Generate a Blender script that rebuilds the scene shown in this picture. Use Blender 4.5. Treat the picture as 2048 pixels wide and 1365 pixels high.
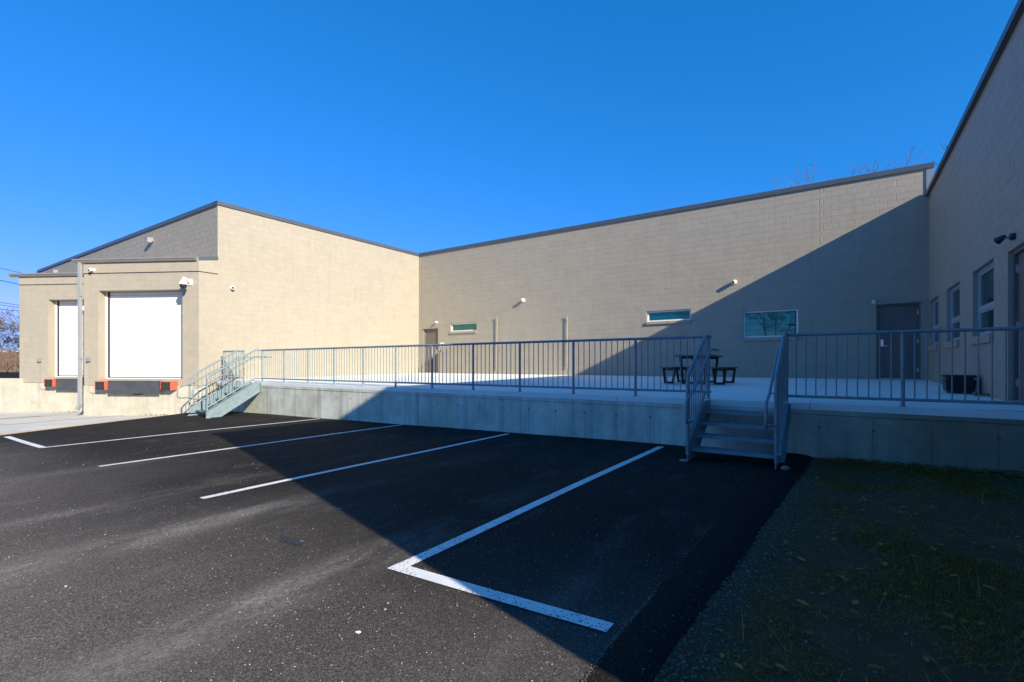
import bpy, bmesh, math, random
import numpy as np
from mathutils import Vector, Matrix
random.seed(7); np.random.seed(7)
for o in list(bpy.data.objects): bpy.data.objects.remove(o)
sc = bpy.context.scene
COL = sc.collection
R = math.radians

# ------------------------------------------------------------------ camera
cam_d = bpy.data.cameras.new('camera'); cam = bpy.data.objects.new('camera', cam_d); COL.objects.link(cam)
cam.location = (0, 0, 0); cam.rotation_euler = (R(90), 0, R(34.137))
cam_d.sensor_width = 36; cam_d.lens = 974.3/2048*36; cam_d.shift_y = 46.9/2048
cam_d.clip_start = .05; cam_d.clip_end = 3000
sc.camera = cam
# ------------------------------------------------------------------ sky, sun, exposure
SUN_EL = math.atan(.4617); SUN_H = Vector((.9570, -.2900))
w = bpy.data.worlds.new('World'); sc.world = w; w.use_nodes = True
nt = w.node_tree; nt.nodes.clear()
out = nt.nodes.new('ShaderNodeOutputWorld'); bg = nt.nodes.new('ShaderNodeBackground')
sky = nt.nodes.new('ShaderNodeTexSky'); sky.sky_type = 'NISHITA'; sky.sun_disc = False
sky.sun_elevation = SUN_EL; sky.sun_rotation = math.atan2(SUN_H.x, SUN_H.y)
sky.air_density = 1.0; sky.dust_density = 0; sky.ozone_density = 10.0; sky.altitude = 100
# Nishita colour, graded per channel to the deep winter blue of the photograph (smooth over the whole dome)
sep = nt.nodes.new('ShaderNodeSeparateColor'); cmb = nt.nodes.new('ShaderNodeCombineColor'); nt.links.new(sky.outputs[0], sep.inputs[0])
for i_, (gam, gain) in enumerate(((1.7, 1.95), (.62, .69), (.72, 1.27))):
    m0 = nt.nodes.new('ShaderNodeMath'); m0.operation = 'MULTIPLY'; nt.links.new(sep.outputs[i_], m0.inputs[0]); m0.inputs[1].default_value = .164
    m1 = nt.nodes.new('ShaderNodeMath'); m1.operation = 'POWER'; nt.links.new(m0.outputs[0], m1.inputs[0]); m1.inputs[1].default_value = gam
    m2 = nt.nodes.new('ShaderNodeMath'); m2.operation = 'MULTIPLY'; nt.links.new(m1.outputs[0], m2.inputs[0]); m2.inputs[1].default_value = gain*5.45
    m3 = nt.nodes.new('ShaderNodeMath'); m3.operation = 'MINIMUM'; nt.links.new(m2.outputs[0], m3.inputs[0]); m3.inputs[1].default_value = (2.2, 5.0, 9.0)[i_]
    nt.links.new(m3.outputs[0], cmb.inputs[i_])
nt.links.new(cmb.outputs[0], bg.inputs[0]); bg.inputs[1].default_value = .10
nt.links.new(bg.outputs[0], out.inputs[0])
sd = bpy.data.lights.new('sun', 'SUN'); sd.energy = 5.0; sd.angle = R(.5); sd.color = (1, .895, .71)
so = bpy.data.objects.new('sun', sd); COL.objects.link(so)
ce = math.cos(SUN_EL); TO_SUN = Vector((SUN_H.x*ce, SUN_H.y*ce, math.sin(SUN_EL)))
so.rotation_euler = (-TO_SUN).to_track_quat('-Z', 'Y').to_euler(); so.location = TO_SUN*60
sc.view_settings.view_transform = 'Standard'; sc.view_settings.look = 'None'
sc.view_settings.exposure = .80; sc.view_settings.gamma = 1; sc.view_settings.use_curve_mapping = False

# ------------------------------------------------------------------ materials
MATS = {}
def nodes(name):
    m = bpy.data.materials.new(name); m.use_nodes = True
    t = m.node_tree; t.nodes.clear()
    o = t.nodes.new('ShaderNodeOutputMaterial'); p = t.nodes.new('ShaderNodeBsdfPrincipled')
    t.links.new(p.outputs[0], o.inputs[0]); MATS[name] = m
    return m, t, p
def N(t, typ, **kw):
    n = t.nodes.new(typ)
    for k, v in kw.items():
        if k in n.inputs: n.inputs[k].default_value = v
        else: setattr(n, k, v)
    return n
def pos(t, scale=(1, 1, 1)):
    g = t.nodes.new('ShaderNodeNewGeometry'); mp = t.nodes.new('ShaderNodeMapping')
    mp.inputs['Scale'].default_value = scale
    t.links.new(g.outputs['Position'], mp.inputs['Vector']); return mp.outputs[0]
def noise(t, scale, detail=4, rough=.55, stretch=(1, 1, 1)):
    n = N(t, 'ShaderNodeTexNoise', Scale=scale, Detail=detail, Roughness=rough)
    t.links.new(pos(t, stretch), n.inputs['Vector']); return n.outputs[0]
def ramp(t, fac, stops):
    r = t.nodes.new('ShaderNodeValToRGB'); e = r.color_ramp.elements
    while len(e) < len(stops): e.new(.5)
    for i, (p, c) in enumerate(stops):
        e[i].position = p; e[i].color = (*c, 1) if len(c) == 3 else c
    t.links.new(fac, r.inputs[0]); return r.outputs[0]
def mix(t, fac, a, b, typ='MIX'):
    m = t.nodes.new('ShaderNodeMix'); m.data_type = 'RGBA'; m.blend_type = typ
    for s, v in ((0, fac), (6, a), (7, b)):
        if hasattr(v, 'is_linked') or hasattr(v, 'links'): t.links.new(v, m.inputs[s])
        else: m.inputs[s].default_value = v if s == 0 else (*v, 1)
    return m.outputs[2]
def bump(t, p, h, strength=.3, dist=.01):
    b = N(t, 'ShaderNodeBump', Strength=strength, Distance=dist)
    t.links.new(h, b.inputs['Height']); t.links.new(b.outputs[0], p.inputs['Normal'])
def sh(c, k): return tuple(max(0, min(1, x*k)) for x in c)
def mat(name, col, rough=.6, metal=0, var=.12, scale=6, bs=0, bscale=60, bdist=.004, stretch=(1, 1, 1), rvar=0):
    m, t, p = nodes(name)
    f = noise(t, scale, 5, .6, stretch)
    c = ramp(t, f, [(.3, sh(col, 1-var)), (.7, sh(col, 1+var))])
    t.links.new(c, p.inputs['Base Color'])
    p.inputs['Roughness'].default_value = rough; p.inputs['Metallic'].default_value = metal
    if bs: bump(t, p, noise(t, bscale, 3), bs, bdist)
    return m
# painted concrete block: faint roller mottling, weather streaks, pitted block face
def painted_block():
    m, t, p = nodes('painted_block')
    c = ramp(t, noise(t, 1.1, 5, .6), [(.3, (.325, .293, .232)), (.7, (.358, .322, .256))])
    c = mix(t, .5, c, ramp(t, noise(t, 4.9, 2, .5, (1, 1, 1)), [(.35, (.328, .295, .234)), (.65, (.362, .326, .260))]))
    s = ramp(t, noise(t, 1.6, 4, .6, (3.5, 3.5, .25)), [(.52, (0, 0, 0)), (.8, (1, 1, 1))])
    sm = N(t, 'ShaderNodeMath', operation='MULTIPLY'); t.links.new(s, sm.inputs[0]); sm.inputs[1].default_value = .26
    c = mix(t, sm.outputs[0], c, (.23, .209, .17))
    at = t.nodes.new('ShaderNodeAttribute'); at.attribute_name = 'tone'; tb_ = t.nodes.new('ShaderNodeMath'); tb_.operation = 'ADD'; tb_.inputs[1].default_value = 1.0
    t.links.new(at.outputs['Fac'], tb_.inputs[0]); c = mix(t, 1.0, c, tb_.outputs[0], 'MULTIPLY')
    t.links.new(c, p.inputs['Base Color']); p.inputs['Roughness'].default_value = .62
    p.inputs['Specular IOR Level'].default_value = .35
    n1 = noise(t, 95, 4, .65); bump(t, p, n1, .35, .004)
painted_block()
def concrete(name, base, dark, streak=.5, stain=(.34, .27, .16), stain_shade=None):
    m, t, p = nodes(name)
    c = ramp(t, noise(t, 1.7, 8, .65), [(.34, dark), (.60, base)])
    c = mix(t, .35, c, ramp(t, noise(t, 14, 6, .7), [(.3, sh(base, .72)), (.7, sh(base, 1.12))]))
    if streak:
        s = ramp(t, noise(t, 1.3, 5, .6, (4.5, 4.5, .22)), [(.50, (0, 0, 0)), (.78, (1, 1, 1))])
        sm = N(t, 'ShaderNodeMath', operation='MULTIPLY'); t.links.new(s, sm.inputs[0]); sm.inputs[1].default_value = streak
        c = mix(t, sm.outputs[0], c, sh(dark, .62))
        s2 = ramp(t, noise(t, .55, 3, .5, (1.6, 1.6, .35)), [(.56, (0, 0, 0)), (.74, (1, 1, 1))])
        sm2 = N(t, 'ShaderNodeMath', operation='MULTIPLY'); t.links.new(s2, sm2.inputs[0]); sm2.inputs[1].default_value = .6
        c = mix(t, sm2.outputs[0], c, stain)
    if stain_shade:      # brown stain plus painted-in shade, deepening towards the right-hand building
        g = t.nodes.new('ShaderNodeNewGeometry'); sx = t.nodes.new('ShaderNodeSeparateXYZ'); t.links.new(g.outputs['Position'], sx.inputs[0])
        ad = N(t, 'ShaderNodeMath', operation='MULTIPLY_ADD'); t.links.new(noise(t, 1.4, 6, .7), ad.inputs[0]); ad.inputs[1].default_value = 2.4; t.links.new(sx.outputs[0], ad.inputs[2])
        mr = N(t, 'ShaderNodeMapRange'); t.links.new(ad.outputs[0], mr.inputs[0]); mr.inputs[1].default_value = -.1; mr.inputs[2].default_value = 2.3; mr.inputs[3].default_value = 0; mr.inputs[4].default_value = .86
        c = mix(t, mr.outputs[0], c, ramp(t, noise(t, 3, 6, .7), [(.3, stain_shade), (.7, sh(stain_shade, 1.7))]))
    t.links.new(c, p.inputs['Base Color']); p.inputs['Roughness'].default_value = .85
    bump(t, p, noise(t, 45, 6, .7), .3, .005)
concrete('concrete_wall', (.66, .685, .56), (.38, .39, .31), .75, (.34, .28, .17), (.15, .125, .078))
concrete('concrete_dock', (.50, .475, .385), (.37, .345, .27), .35, (.38, .30, .17))
def slab():
    m, t, p = nodes('concrete_slab')
    c = ramp(t, noise(t, .8, 6, .6), [(.3, (.72, .76, .72)), (.7, (.82, .85, .81))])
    br = ramp(t, noise(t, 2.2, 5, .65, (.25, 5, 1)), [(.35, (.60, .63, .60)), (.6, (.82, .85, .81))])
    c = mix(t, .55, c, br)
    t.links.new(c, p.inputs['Base Color']); p.inputs['Roughness'].default_value = .8
    bump(t, p, noise(t, 9, 4, .6, (.4, 22, 1)), .25, .003)
slab()
def apron():
    m, t, p = nodes('concrete_apron')
    c = ramp(t, noise(t, .9, 7, .65), [(.3, (.46, .45, .40)), (.65, (.60, .585, .53))])
    s = ramp(t, noise(t, .5, 4, .6), [(.58, (0, 0, 0)), (.75, (.35, .35, .35))])
    c = mix(t, s, c, (.55, .45, .28))
    t.links.new(c, p.inputs['Base Color']); p.inputs['Roughness'].default_value = .85
    bump(t, p, noise(t, 40, 5, .7), .25, .004)
apron()
def asphalt(name, k=1.0, speck=1.0, dust=1.0, wear=(7.2, 7.1, 6.9)):
    m, t, p = nodes(name)
    vg = N(t, 'ShaderNodeTexVoronoi', Scale=165.0); t.links.new(pos(t), vg.inputs['Vector'])
    sg_ = t.nodes.new('ShaderNodeSeparateColor'); t.links.new(vg.outputs['Color'], sg_.inputs[0])
    c = ramp(t, sg_.outputs[0], [(.05, sh((.004, .0036, .0033), k)), (.55, sh((.0155, .0138, .0122), k)), (.96, sh((.045, .040, .035), k))])
    c = mix(t, .5, c, ramp(t, noise(t, .9, 6, .6), [(.3, sh((.0085, .0075, .0068), k)), (.72, sh((.024, .021, .018), k))]))
    # drive aisle worn paler; stalls coloured darker still to paint in their shade
    g = t.nodes.new('ShaderNodeNewGeometry'); sp = t.nodes.new('ShaderNodeSeparateXYZ'); t.links.new(g.outputs['Position'], sp.inputs[0])
    wn = N(t, 'ShaderNodeMath', operation='MULTIPLY_ADD'); t.links.new(noise(t, .45, 4, .6), wn.inputs[0]); wn.inputs[1].default_value = 3.2; t.links.new(sp.outputs[1], wn.inputs[2])
    mr = N(t, 'ShaderNodeMapRange'); t.links.new(wn.outputs[0], mr.inputs[0]); mr.inputs[1].default_value = 5.2; mr.inputs[2].default_value = 1.6; mr.inputs[3].default_value = 0; mr.inputs[4].default_value = 1
    mr.interpolation_type = 'SMOOTHSTEP'; aisle = mr.outputs[0]
    c = mix(t, aisle, c, mix(t, 1.0, c, wear, 'MULTIPLY'))
    # pale aggregate exposed in the surface
    v = N(t, 'ShaderNodeTexVoronoi', Scale=110.0); t.links.new(pos(t), v.inputs['Vector'])
    sx = t.nodes.new('ShaderNodeSeparateColor'); t.links.new(v.outputs['Color'], sx.inputs[0])
    a = ramp(t, sx.outputs[0], [(.80, (0, 0, 0)), (.98, (1, 1, 1))])
    d = ramp(t, v.outputs['Distance'], [(.25, (1, 1, 1)), (.42, (0, 0, 0))])
    am = mix(t, 1.0, a, d, 'MULTIPLY')
    pn = ramp(t, noise(t, 1.3, 5, .6), [(.42, (.03, .03, .03)), (.72, (.28, .28, .28))])
    pn = mix(t, aisle, pn, ramp(t, noise(t, 2.0, 5, .7), [(.36, (.25, .25, .25)), (.62, (1, 1, 1))]))
    am = mix(t, 1.0, am, pn, 'MULTIPLY')
    am = mix(t, 1.0, am, (speck, speck, speck), 'MULTIPLY')
    c = mix(t, am, c, (.34, .31, .27))
    v2 = N(t, 'ShaderNodeTexVoronoi', Scale=42.0); t.links.new(pos(t), v2.inputs['Vector'])
    sx2 = t.nodes.new('ShaderNodeSeparateColor'); t.links.new(v2.outputs['Color'], sx2.inputs[0])
    a2 = mix(t, 1.0, ramp(t, sx2.outputs[1], [(.80, (0, 0, 0)), (.93, (1, 1, 1))]), ramp(t, v2.outputs['Distance'], [(.16, (1, 1, 1)), (.30, (0, 0, 0))]), 'MULTIPLY')
    a2 = mix(t, 1.0, a2, ramp(t, noise(t, 2.4, 5, .7), [(.40, (.10, .10, .10)), (.62, (1, 1, 1))]), 'MULTIPLY')
    a2 = mix(t, 1.0, a2, (speck, speck, speck), 'MULTIPLY')
    a2 = mix(t, 1.0, a2, ramp(t, aisle, [(0, (.35, .35, .35)), (.6, (1, 1, 1))]), 'MULTIPLY')
    c = mix(t, a2, c, (.42, .385, .335))
    # dusty wheel tracks running along the stalls, broken up
    def M(op, x_, y_=None, z_=None):
        n_ = t.nodes.new('ShaderNodeMath'); n_.operation = op
        for k_, q_ in enumerate((x_, y_, z_)):
            if q_ is None: continue
            if isinstance(q_, (int, float)): n_.inputs[k_].default_value = q_
            else: t.links.new(q_, n_.inputs[k_])
        return n_.outputs[0]
    wx = M('ADD', sp.outputs[0], M('MULTIPLY', noise(t, .8, 3, .5, (.6, 1, 1)), .35)); tot = None
    for x0_, w_, g_ in ((-2.62, .20, 1.0), (-4.52, .24, .9), (-6.0, .2, .5), (-8.6, .25, .35), (-1.2, .12, .3)):
        q_ = M('DIVIDE', M('SUBTRACT', wx, x0_), w_); e_ = M('MULTIPLY', M('EXPONENT', M('MULTIPLY', M('MULTIPLY', q_, q_), -1.0)), g_)
        tot = e_ if tot is None else M('ADD', tot, e_)
    yl = N(t, 'ShaderNodeMapRange', interpolation_type='SMOOTHSTEP'); t.links.new(sp.outputs[1], yl.inputs[0]); yl.inputs[1].default_value = 4.2; yl.inputs[2].default_value = 2.2; yl.inputs[3].default_value = .12; yl.inputs[4].default_value = 1
    tot = M('MULTIPLY', tot, yl.outputs[0])
    br_ = ramp(t, noise(t, 1.1, 5, .65, (2.2, .8, 1)), [(.36, (0, 0, 0)), (.66, (1, 1, 1))])
    fn_ = ramp(t, noise(t, 46, 6, .85, (1.2, .7, 1)), [(.40, (.05, .05, .05)), (.64, (1, 1, 1))])
    s = mix(t, 1.0, mix(t, 1.0, br_, fn_, 'MULTIPLY'), tot, 'MULTIPLY')
    s = mix(t, 1.0, s, (1.25*dust,)*3, 'MULTIPLY')
    c = mix(t, s, c, (.34, .31, .27))
    # faint pale scuffs
    sc_ = ramp(t, noise(t, 1.9, 6, .7, (1.4, .6, 1)), [(.54, (0, 0, 0)), (.74, (.42*dust,)*3)])
    c = mix(t, mix(t, 1.0, sc_, fn_, 'MULTIPLY'), c, (.23, .21, .185))
    # oil spots
    o = ramp(t, noise(t, .75, 3, .5, (1, .8, 1)), [(.69, (0, 0, 0)), (.74, (.7, .7, .7))])
    c = mix(t, o, c, (.010, .010, .011))
    t.links.new(c, p.inputs['Base Color']); p.inputs['Roughness'].default_value = .9
    p.inputs['Specular IOR Level'].default_value = .12
    h = mix(t, .5, noise(t, 120, 3, .7), v.outputs['Distance'])
    bump(t, p, h, .45, .006)
asphalt('asphalt'); asphalt('asphalt_berm', .75, .7, .1, (1.6, 1.6, 1.55))
def paint(name, col, wear):
    m, t, p = nodes(name)
    vg = N(t, 'ShaderNodeTexVoronoi', Scale=130.0); t.links.new(pos(t), vg.inputs['Vector'])
    sg_ = t.nodes.new('ShaderNodeSeparateColor'); t.links.new(vg.outputs['Color'], sg_.inputs[0])
    ad = N(t, 'ShaderNodeMath', operation='MULTIPLY_ADD'); t.links.new(noise(t, 1.6, 4, .6), ad.inputs[0]); ad.inputs[1].default_value = .55; t.links.new(sg_.outputs[0], ad.inputs[2])
    gt = N(t, 'ShaderNodeMath', operation='GREATER_THAN'); t.links.new(ad.outputs[0], gt.inputs[0]); gt.inputs[1].default_value = 1.14-wear; f = gt.outputs[0]
    c = mix(t, f, ramp(t, noise(t, 5, 6, .7), [(.3, sh(col, .80)), (.65, col)]), (.03, .03, .03))
    t.links.new(c, p.inputs['Base Color']); p.inputs['Roughness'].default_value = .6
    bump(t, p, noise(t, 140, 3, .7), .3, .004)
paint('white_paint', (.80, .80, .77), -.07); paint('yellow_paint', (.70, .40, .05), -.10)
def dirt():
    m, t, p = nodes('dirt')
    c = ramp(t, noise(t, 2.2, 8, .7), [(.3, (.065, .027, .006)), (.55, (.115, .050, .012)), (.75, (.20, .10, .03))])
    c = mix(t, .5, c, ramp(t, noise(t, 60, 4, .7), [(.3, (.02, .010, .004)), (.75, (.14, .072, .024))]))
    t.links.new(c, p.inputs['Base Color']); p.inputs['Roughness'].default_value = .95
    bump(t, p, noise(t, 45, 6, .75), .8, .02)
dirt()
def attr_mat(name, rough=.7, trans=False):
    m, t, p = nodes(name)
    a = t.nodes.new('ShaderNodeAttribute'); a.attribute_name = 'tint'
    t.links.new(a.outputs['Color'], p.inputs['Base Color']); p.inputs['Roughness'].default_value = rough
    p.inputs['Specular IOR Level'].default_value = .2
attr_mat('blades'); attr_mat('pebbles', .85)
mat('earth', (.10, .088, .062), .95, var=.3, scale=.2)
mat('galvanised', (.20, .272, .30), .48, .2, .16, 9, .08, 40, .002)
mat('coping_metal', (.075, .092, .108), .42, .1, .06, 2)
mat('gutter_metal', (.25, .24, .225), .45, .25, .08, 3)
mat('downspout_metal', (.36, .37, .37), .45, .3, .08, 3)
mat('trim_metal', (.25, .29, .31), .4, .3, .05, 2)
mat('door_paint', (.135, .115, .10), .5, 0, .06, 2)
mat('door_frame_paint', (.15, .128, .112), .5, 0, .06, 2)
mat('white_vinyl', (.80, .80, .78), .35, 0, .03, 4)
mat('white_steel', (.70, .70, .69), .42, 0, .06, 1.2)
mat('grey_vinyl', (.36, .39, .41), .4, 0, .05, 4)
mat('white_plastic', (.82, .82, .80), .35, 0, .03, 6)
mat('black_plastic', (.018, .018, .02), .4, 0, .15, 6)
mat('black_rubber', (.028, .027, .027), .75, 0, .35, 14, .4, 60, .006)
mat('dark_glass', (.01, .01, .012), .06, 0, .05, 6)
mat('lens_clear', (.75, .76, .78), .15, .2, .05, 9)
mat('leveler_steel', (.075, .08, .088), .55, .3, .18, 3)
mat('bracket_red', (.60, .115, .065), .5, 0, .12, 8)
mat('grey_box', (.27, .275, .28), .5, .2, .08, 6)
mat('beige_pipe', (.66, .62, .54), .5, 0, .08, 5)
mat('seal_black', (.02, .02, .024), .6, 0, .1, 5)
mat('chrome', (.72, .72, .70), .25, .9, .05, 8)
mat('wood', (.145, .095, .055), .65, 0, .35, 5, .25, 40, .003, (1, .15, 1))
mat('black_steel', (.014, .014, .016), .45, .2, .1, 6)
mat('bark', (.13, .11, .095), .9, 0, .3, 4)
mat('bark_red', (.17, .115, .09), .9, 0, .3, 4)
mat('pole_wood', (.10, .078, .06), .9, 0, .3, 3, stretch=(1, 1, .1))
mat('wire_black', (.02, .02, .022), .6, 0, .1, 4)
mat('roof_membrane', (.30, .30, .29), .9, 0, .1, 1)
mat('brown_brick', (.19, .115, .08), .85, 0, .2, 2)
mat('tie_mark', (.15, .13, .10), .9, 0, .4, 20)
mat('joint_dark', (.10, .095, .08), .95, 0, .3, 9)
mat('rust', (.13, .06, .025), .9, 0, .5, 12)
mat('rock', (.24, .20, .165), .9, 0, .25, 12, .4, 30, .01)
mat('litter', (.78, .80, .82), .5, 0, .1, 9)
def glass(name, col, ior):
    m, t, p = nodes(name)
    p.inputs['Base Color'].default_value = (*col, 1); p.inputs['Roughness'].default_value = .02
    p.inputs['IOR'].default_value = ior; p.inputs['Specular Tint'].default_value = (.35, 1, .85, 1)
    bump(t, p, noise(t, 1.6, 2), .012, .02)
glass('tinted_glass', (.003, .045, .045), 2.3); glass('window_glass', (.012, .026, .034), 2.1)

# ------------------------------------------------------------------ building helpers
W = {}           # world origin of every object
def link(o, parent, origin):
    COL.objects.link(o); W[o] = Vector(origin)
    if parent: o.parent = parent; o.location = W[o]-W[parent]
    else: o.location = W[o]
    return o
def thing(name, loc, label=None, cat=None, group=None):
    o = bpy.data.objects.new(name, None); o.empty_display_size = .2
    link(o, None, loc); tag(o, label, cat, group); return o
def tag(o, label=None, cat=None, group=None, kind=None):
    for k, v in (('label', label), ('category', cat), ('group', group), ('kind', kind)):
        if v: o[k] = v
    return o
class MB:
    def __init__(s): s.v = []; s.f = []
    def quad(s, *p):
        i = len(s.v); s.v += [Vector(q) for q in p]; s.f.append(tuple(range(i, i+len(p)))); return s
    def box(s, a, b):
        x0, y0, z0 = [min(p, q) for p, q in zip(a, b)]; x1, y1, z1 = [max(p, q) for p, q in zip(a, b)]
        return s.hexa([(x0, y0, z0), (x1, y0, z0), (x1, y1, z0), (x0, y1, z0)], [(x0, y0, z1), (x1, y0, z1), (x1, y1, z1), (x0, y1, z1)])
    def hexa(s, lo, hi):
        i = len(s.v); s.v += [Vector(q) for q in lo+hi]; n = len(lo)
        s.f += [tuple(i+k for k in reversed(range(n))), tuple(i+n+k for k in range(n))]
        for k in range(n):
            j = (k+1) % n; s.f.append((i+k, i+j, i+n+j, i+n+k))
        return s
    def prism(s, poly, vec):
        vec = Vector(vec); lo = [Vector(q) for q in poly]
        nrm = Vector((0, 0, 0))
        for k in range(len(lo)): nrm += lo[k].cross(lo[(k+1) % len(lo)])
        if nrm.dot(vec) < 0: lo.reverse()
        return s.hexa(lo, [q+vec for q in lo])
    def fbox(s, F, a, b):     # box in a local frame F=(origin,ux,uy,uz)
        o, ux, uy, uz = F
        T = lambda x, y, z: o+ux*x+uy*y+uz*z
        x0, y0, z0 = [min(p, q) for p, q in zip(a, b)]; x1, y1, z1 = [max(p, q) for p, q in zip(a, b)]
        return s.hexa([T(x0, y0, z0), T(x1, y0, z0), T(x1, y1, z0), T(x0, y1, z0)], [T(x0, y0, z1), T(x1, y0, z1), T(x1, y1, z1), T(x0, y1, z1)])
    def tube(s, pts, r, n=8, caps=True):
        pts = [Vector(p) for p in pts]; rs = r if isinstance(r, (list, tuple)) else [r]*len(pts)
        up = None; rings = []
        for k, p in enumerate(pts):
            a = pts[max(0, k-1)]; b = pts[min(len(pts)-1, k+1)]; d = (b-a).normalized()
            if up is None: up = d.orthogonal().normalized()
            up = (up-d*up.dot(d)); up = up.normalized() if up.length > 1e-6 else d.orthogonal().normalized()
            sd = d.cross(up); i = len(s.v)
            for q in range(n):
                an = 2*math.pi*q/n; s.v.append(p+(up*math.cos(an)+sd*math.sin(an))*rs[k])
            rings.append(i)
        for a, b in zip(rings, rings[1:]):
            for q in range(n): s.f.append((a+q, a+(q+1) % n, b+(q+1) % n, b+q))
        if caps:
            s.f.append(tuple(rings[0]+q for q in reversed(range(n)))); s.f.append(tuple(rings[-1]+q for q in range(n)))
        return s
    def lathe(s, o, ax, prof, n=14):   # prof: (dist along axis, radius)
        o = Vector(o); ax = Vector(ax).normalized()
        return s.tube([o+ax*d for d, r in prof], [max(r, 1e-4) for d, r in prof], n)
    def build(s, name, material, parent=None, origin=None, smooth=False, bevel=0, angle=40):
        og = Vector(origin) if origin is not None else (W[parent] if parent else Vector((0, 0, 0)))
        me = bpy.data.meshes.new(name); me.from_pydata([tuple(v-og) for v in s.v], [], s.f); me.update()
        me.materials.append(MATS[material])
        if bevel:
            bm = bmesh.new(); bm.from_mesh(me)
            bmesh.ops.bevel(bm, geom=[e for e in bm.edges if e.is_manifold], offset=bevel, segments=2, affect='EDGES', clamp_overlap=True)
            bm.to_mesh(me); bm.free()
        if smooth:
            me.polygons.foreach_set('use_smooth', [True]*len(me.polygons)); me.set_sharp_from_angle(angle=R(angle))
        return link(bpy.data.objects.new(name, me), parent, og)
def fillet(pts, rad=.07, n=4):
    pts = [Vector(p) for p in pts]; o = [pts[0]]
    for a, b, c in zip(pts, pts[1:], pts[2:]):
        r = min(rad, (a-b).length*.45, (c-b).length*.45); p = b+(a-b).normalized()*r; q = b+(c-b).normalized()*r
        for k in range(n+1):
            t = k/n; o.append(p*(1-t)**2+b*2*t*(1-t)+q*t*t)
    return o+[pts[-1]]
def copy_child(src, parent, origin):
    o = bpy.data.objects.new(src.name.split('.')[0], src.data); return link(o, parent, origin)

CAMF = Vector((-math.sin(R(34.137)), math.cos(R(34.137)), 0))
COURSE, BLEN, JOINT = .2032, .4064, .0055
BLOCK_CACHE = {}
def block_mesh(wd, ht, var, material='painted_block'):
    key = (round(wd, 3), round(ht, 3), var, material)
    if key not in BLOCK_CACHE:
        rg = random.Random(var*17+3); cv = .005+.006*rg.random(); c = .0022; dp = .0023
        x, z = key[0]/2, key[1]/2; j = [rg.uniform(-.0007, .0007) for _ in range(4)]
        v = [(-x+cv, j[0], -z+c), (x-cv, j[1], -z+c), (x-cv, j[2], z-c), (-x+cv, j[3], z-c), (-x, dp, -z), (x, dp, -z), (x, dp, z), (-x, dp, z), (-x, .014, -z), (x, .014, -z), (x, .014, z), (-x, .014, z)]
        f = [(0, 1, 2, 3)]
        for k in range(4):
            q = (k+1) % 4; f += [(4+k, 4+q, q, k), (8+k, 8+q, 4+q, 4+k)]
        me = bpy.data.meshes.new('block'); me.from_pydata(v, [], f); me.materials.append(MATS[material]); tone = (-.02, .014, -.01, .0, .02, -.012, .01, -.035, .005, .016, -.005)[var % 11]
        me.attributes.new('tone', 'FLOAT', 'POINT').data.foreach_set('value', [tone]*len(v)); BLOCK_CACHE[key] = (me, v, f, tone)
    return BLOCK_CACHE[key]
def subtract(rect, holes):
    rs = [rect]
    for (a, b, c, d) in holes:
        nr = []
        for (u0, u1, z0, z1) in rs:
            if u1 <= a or u0 >= b or z1 <= c or z0 >= d: nr.append((u0, u1, z0, z1)); continue
            if z0 < c: nr.append((u0, u1, z0, c))
            if z1 > d: nr.append((u0, u1, d, z1))
            lo, hi = max(z0, c), min(z1, d)
            if u0 < a: nr.append((u0, a, lo, hi))
            if u1 > b: nr.append((b, u1, lo, hi))
        rs = nr
    return rs
def wall_frame(P, n):
    n = Vector((n[0], n[1], 0)).normalized(); return Vector(P), Vector((0, 0, 1)).cross(n), -n, Vector((0, 0, 1))
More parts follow.
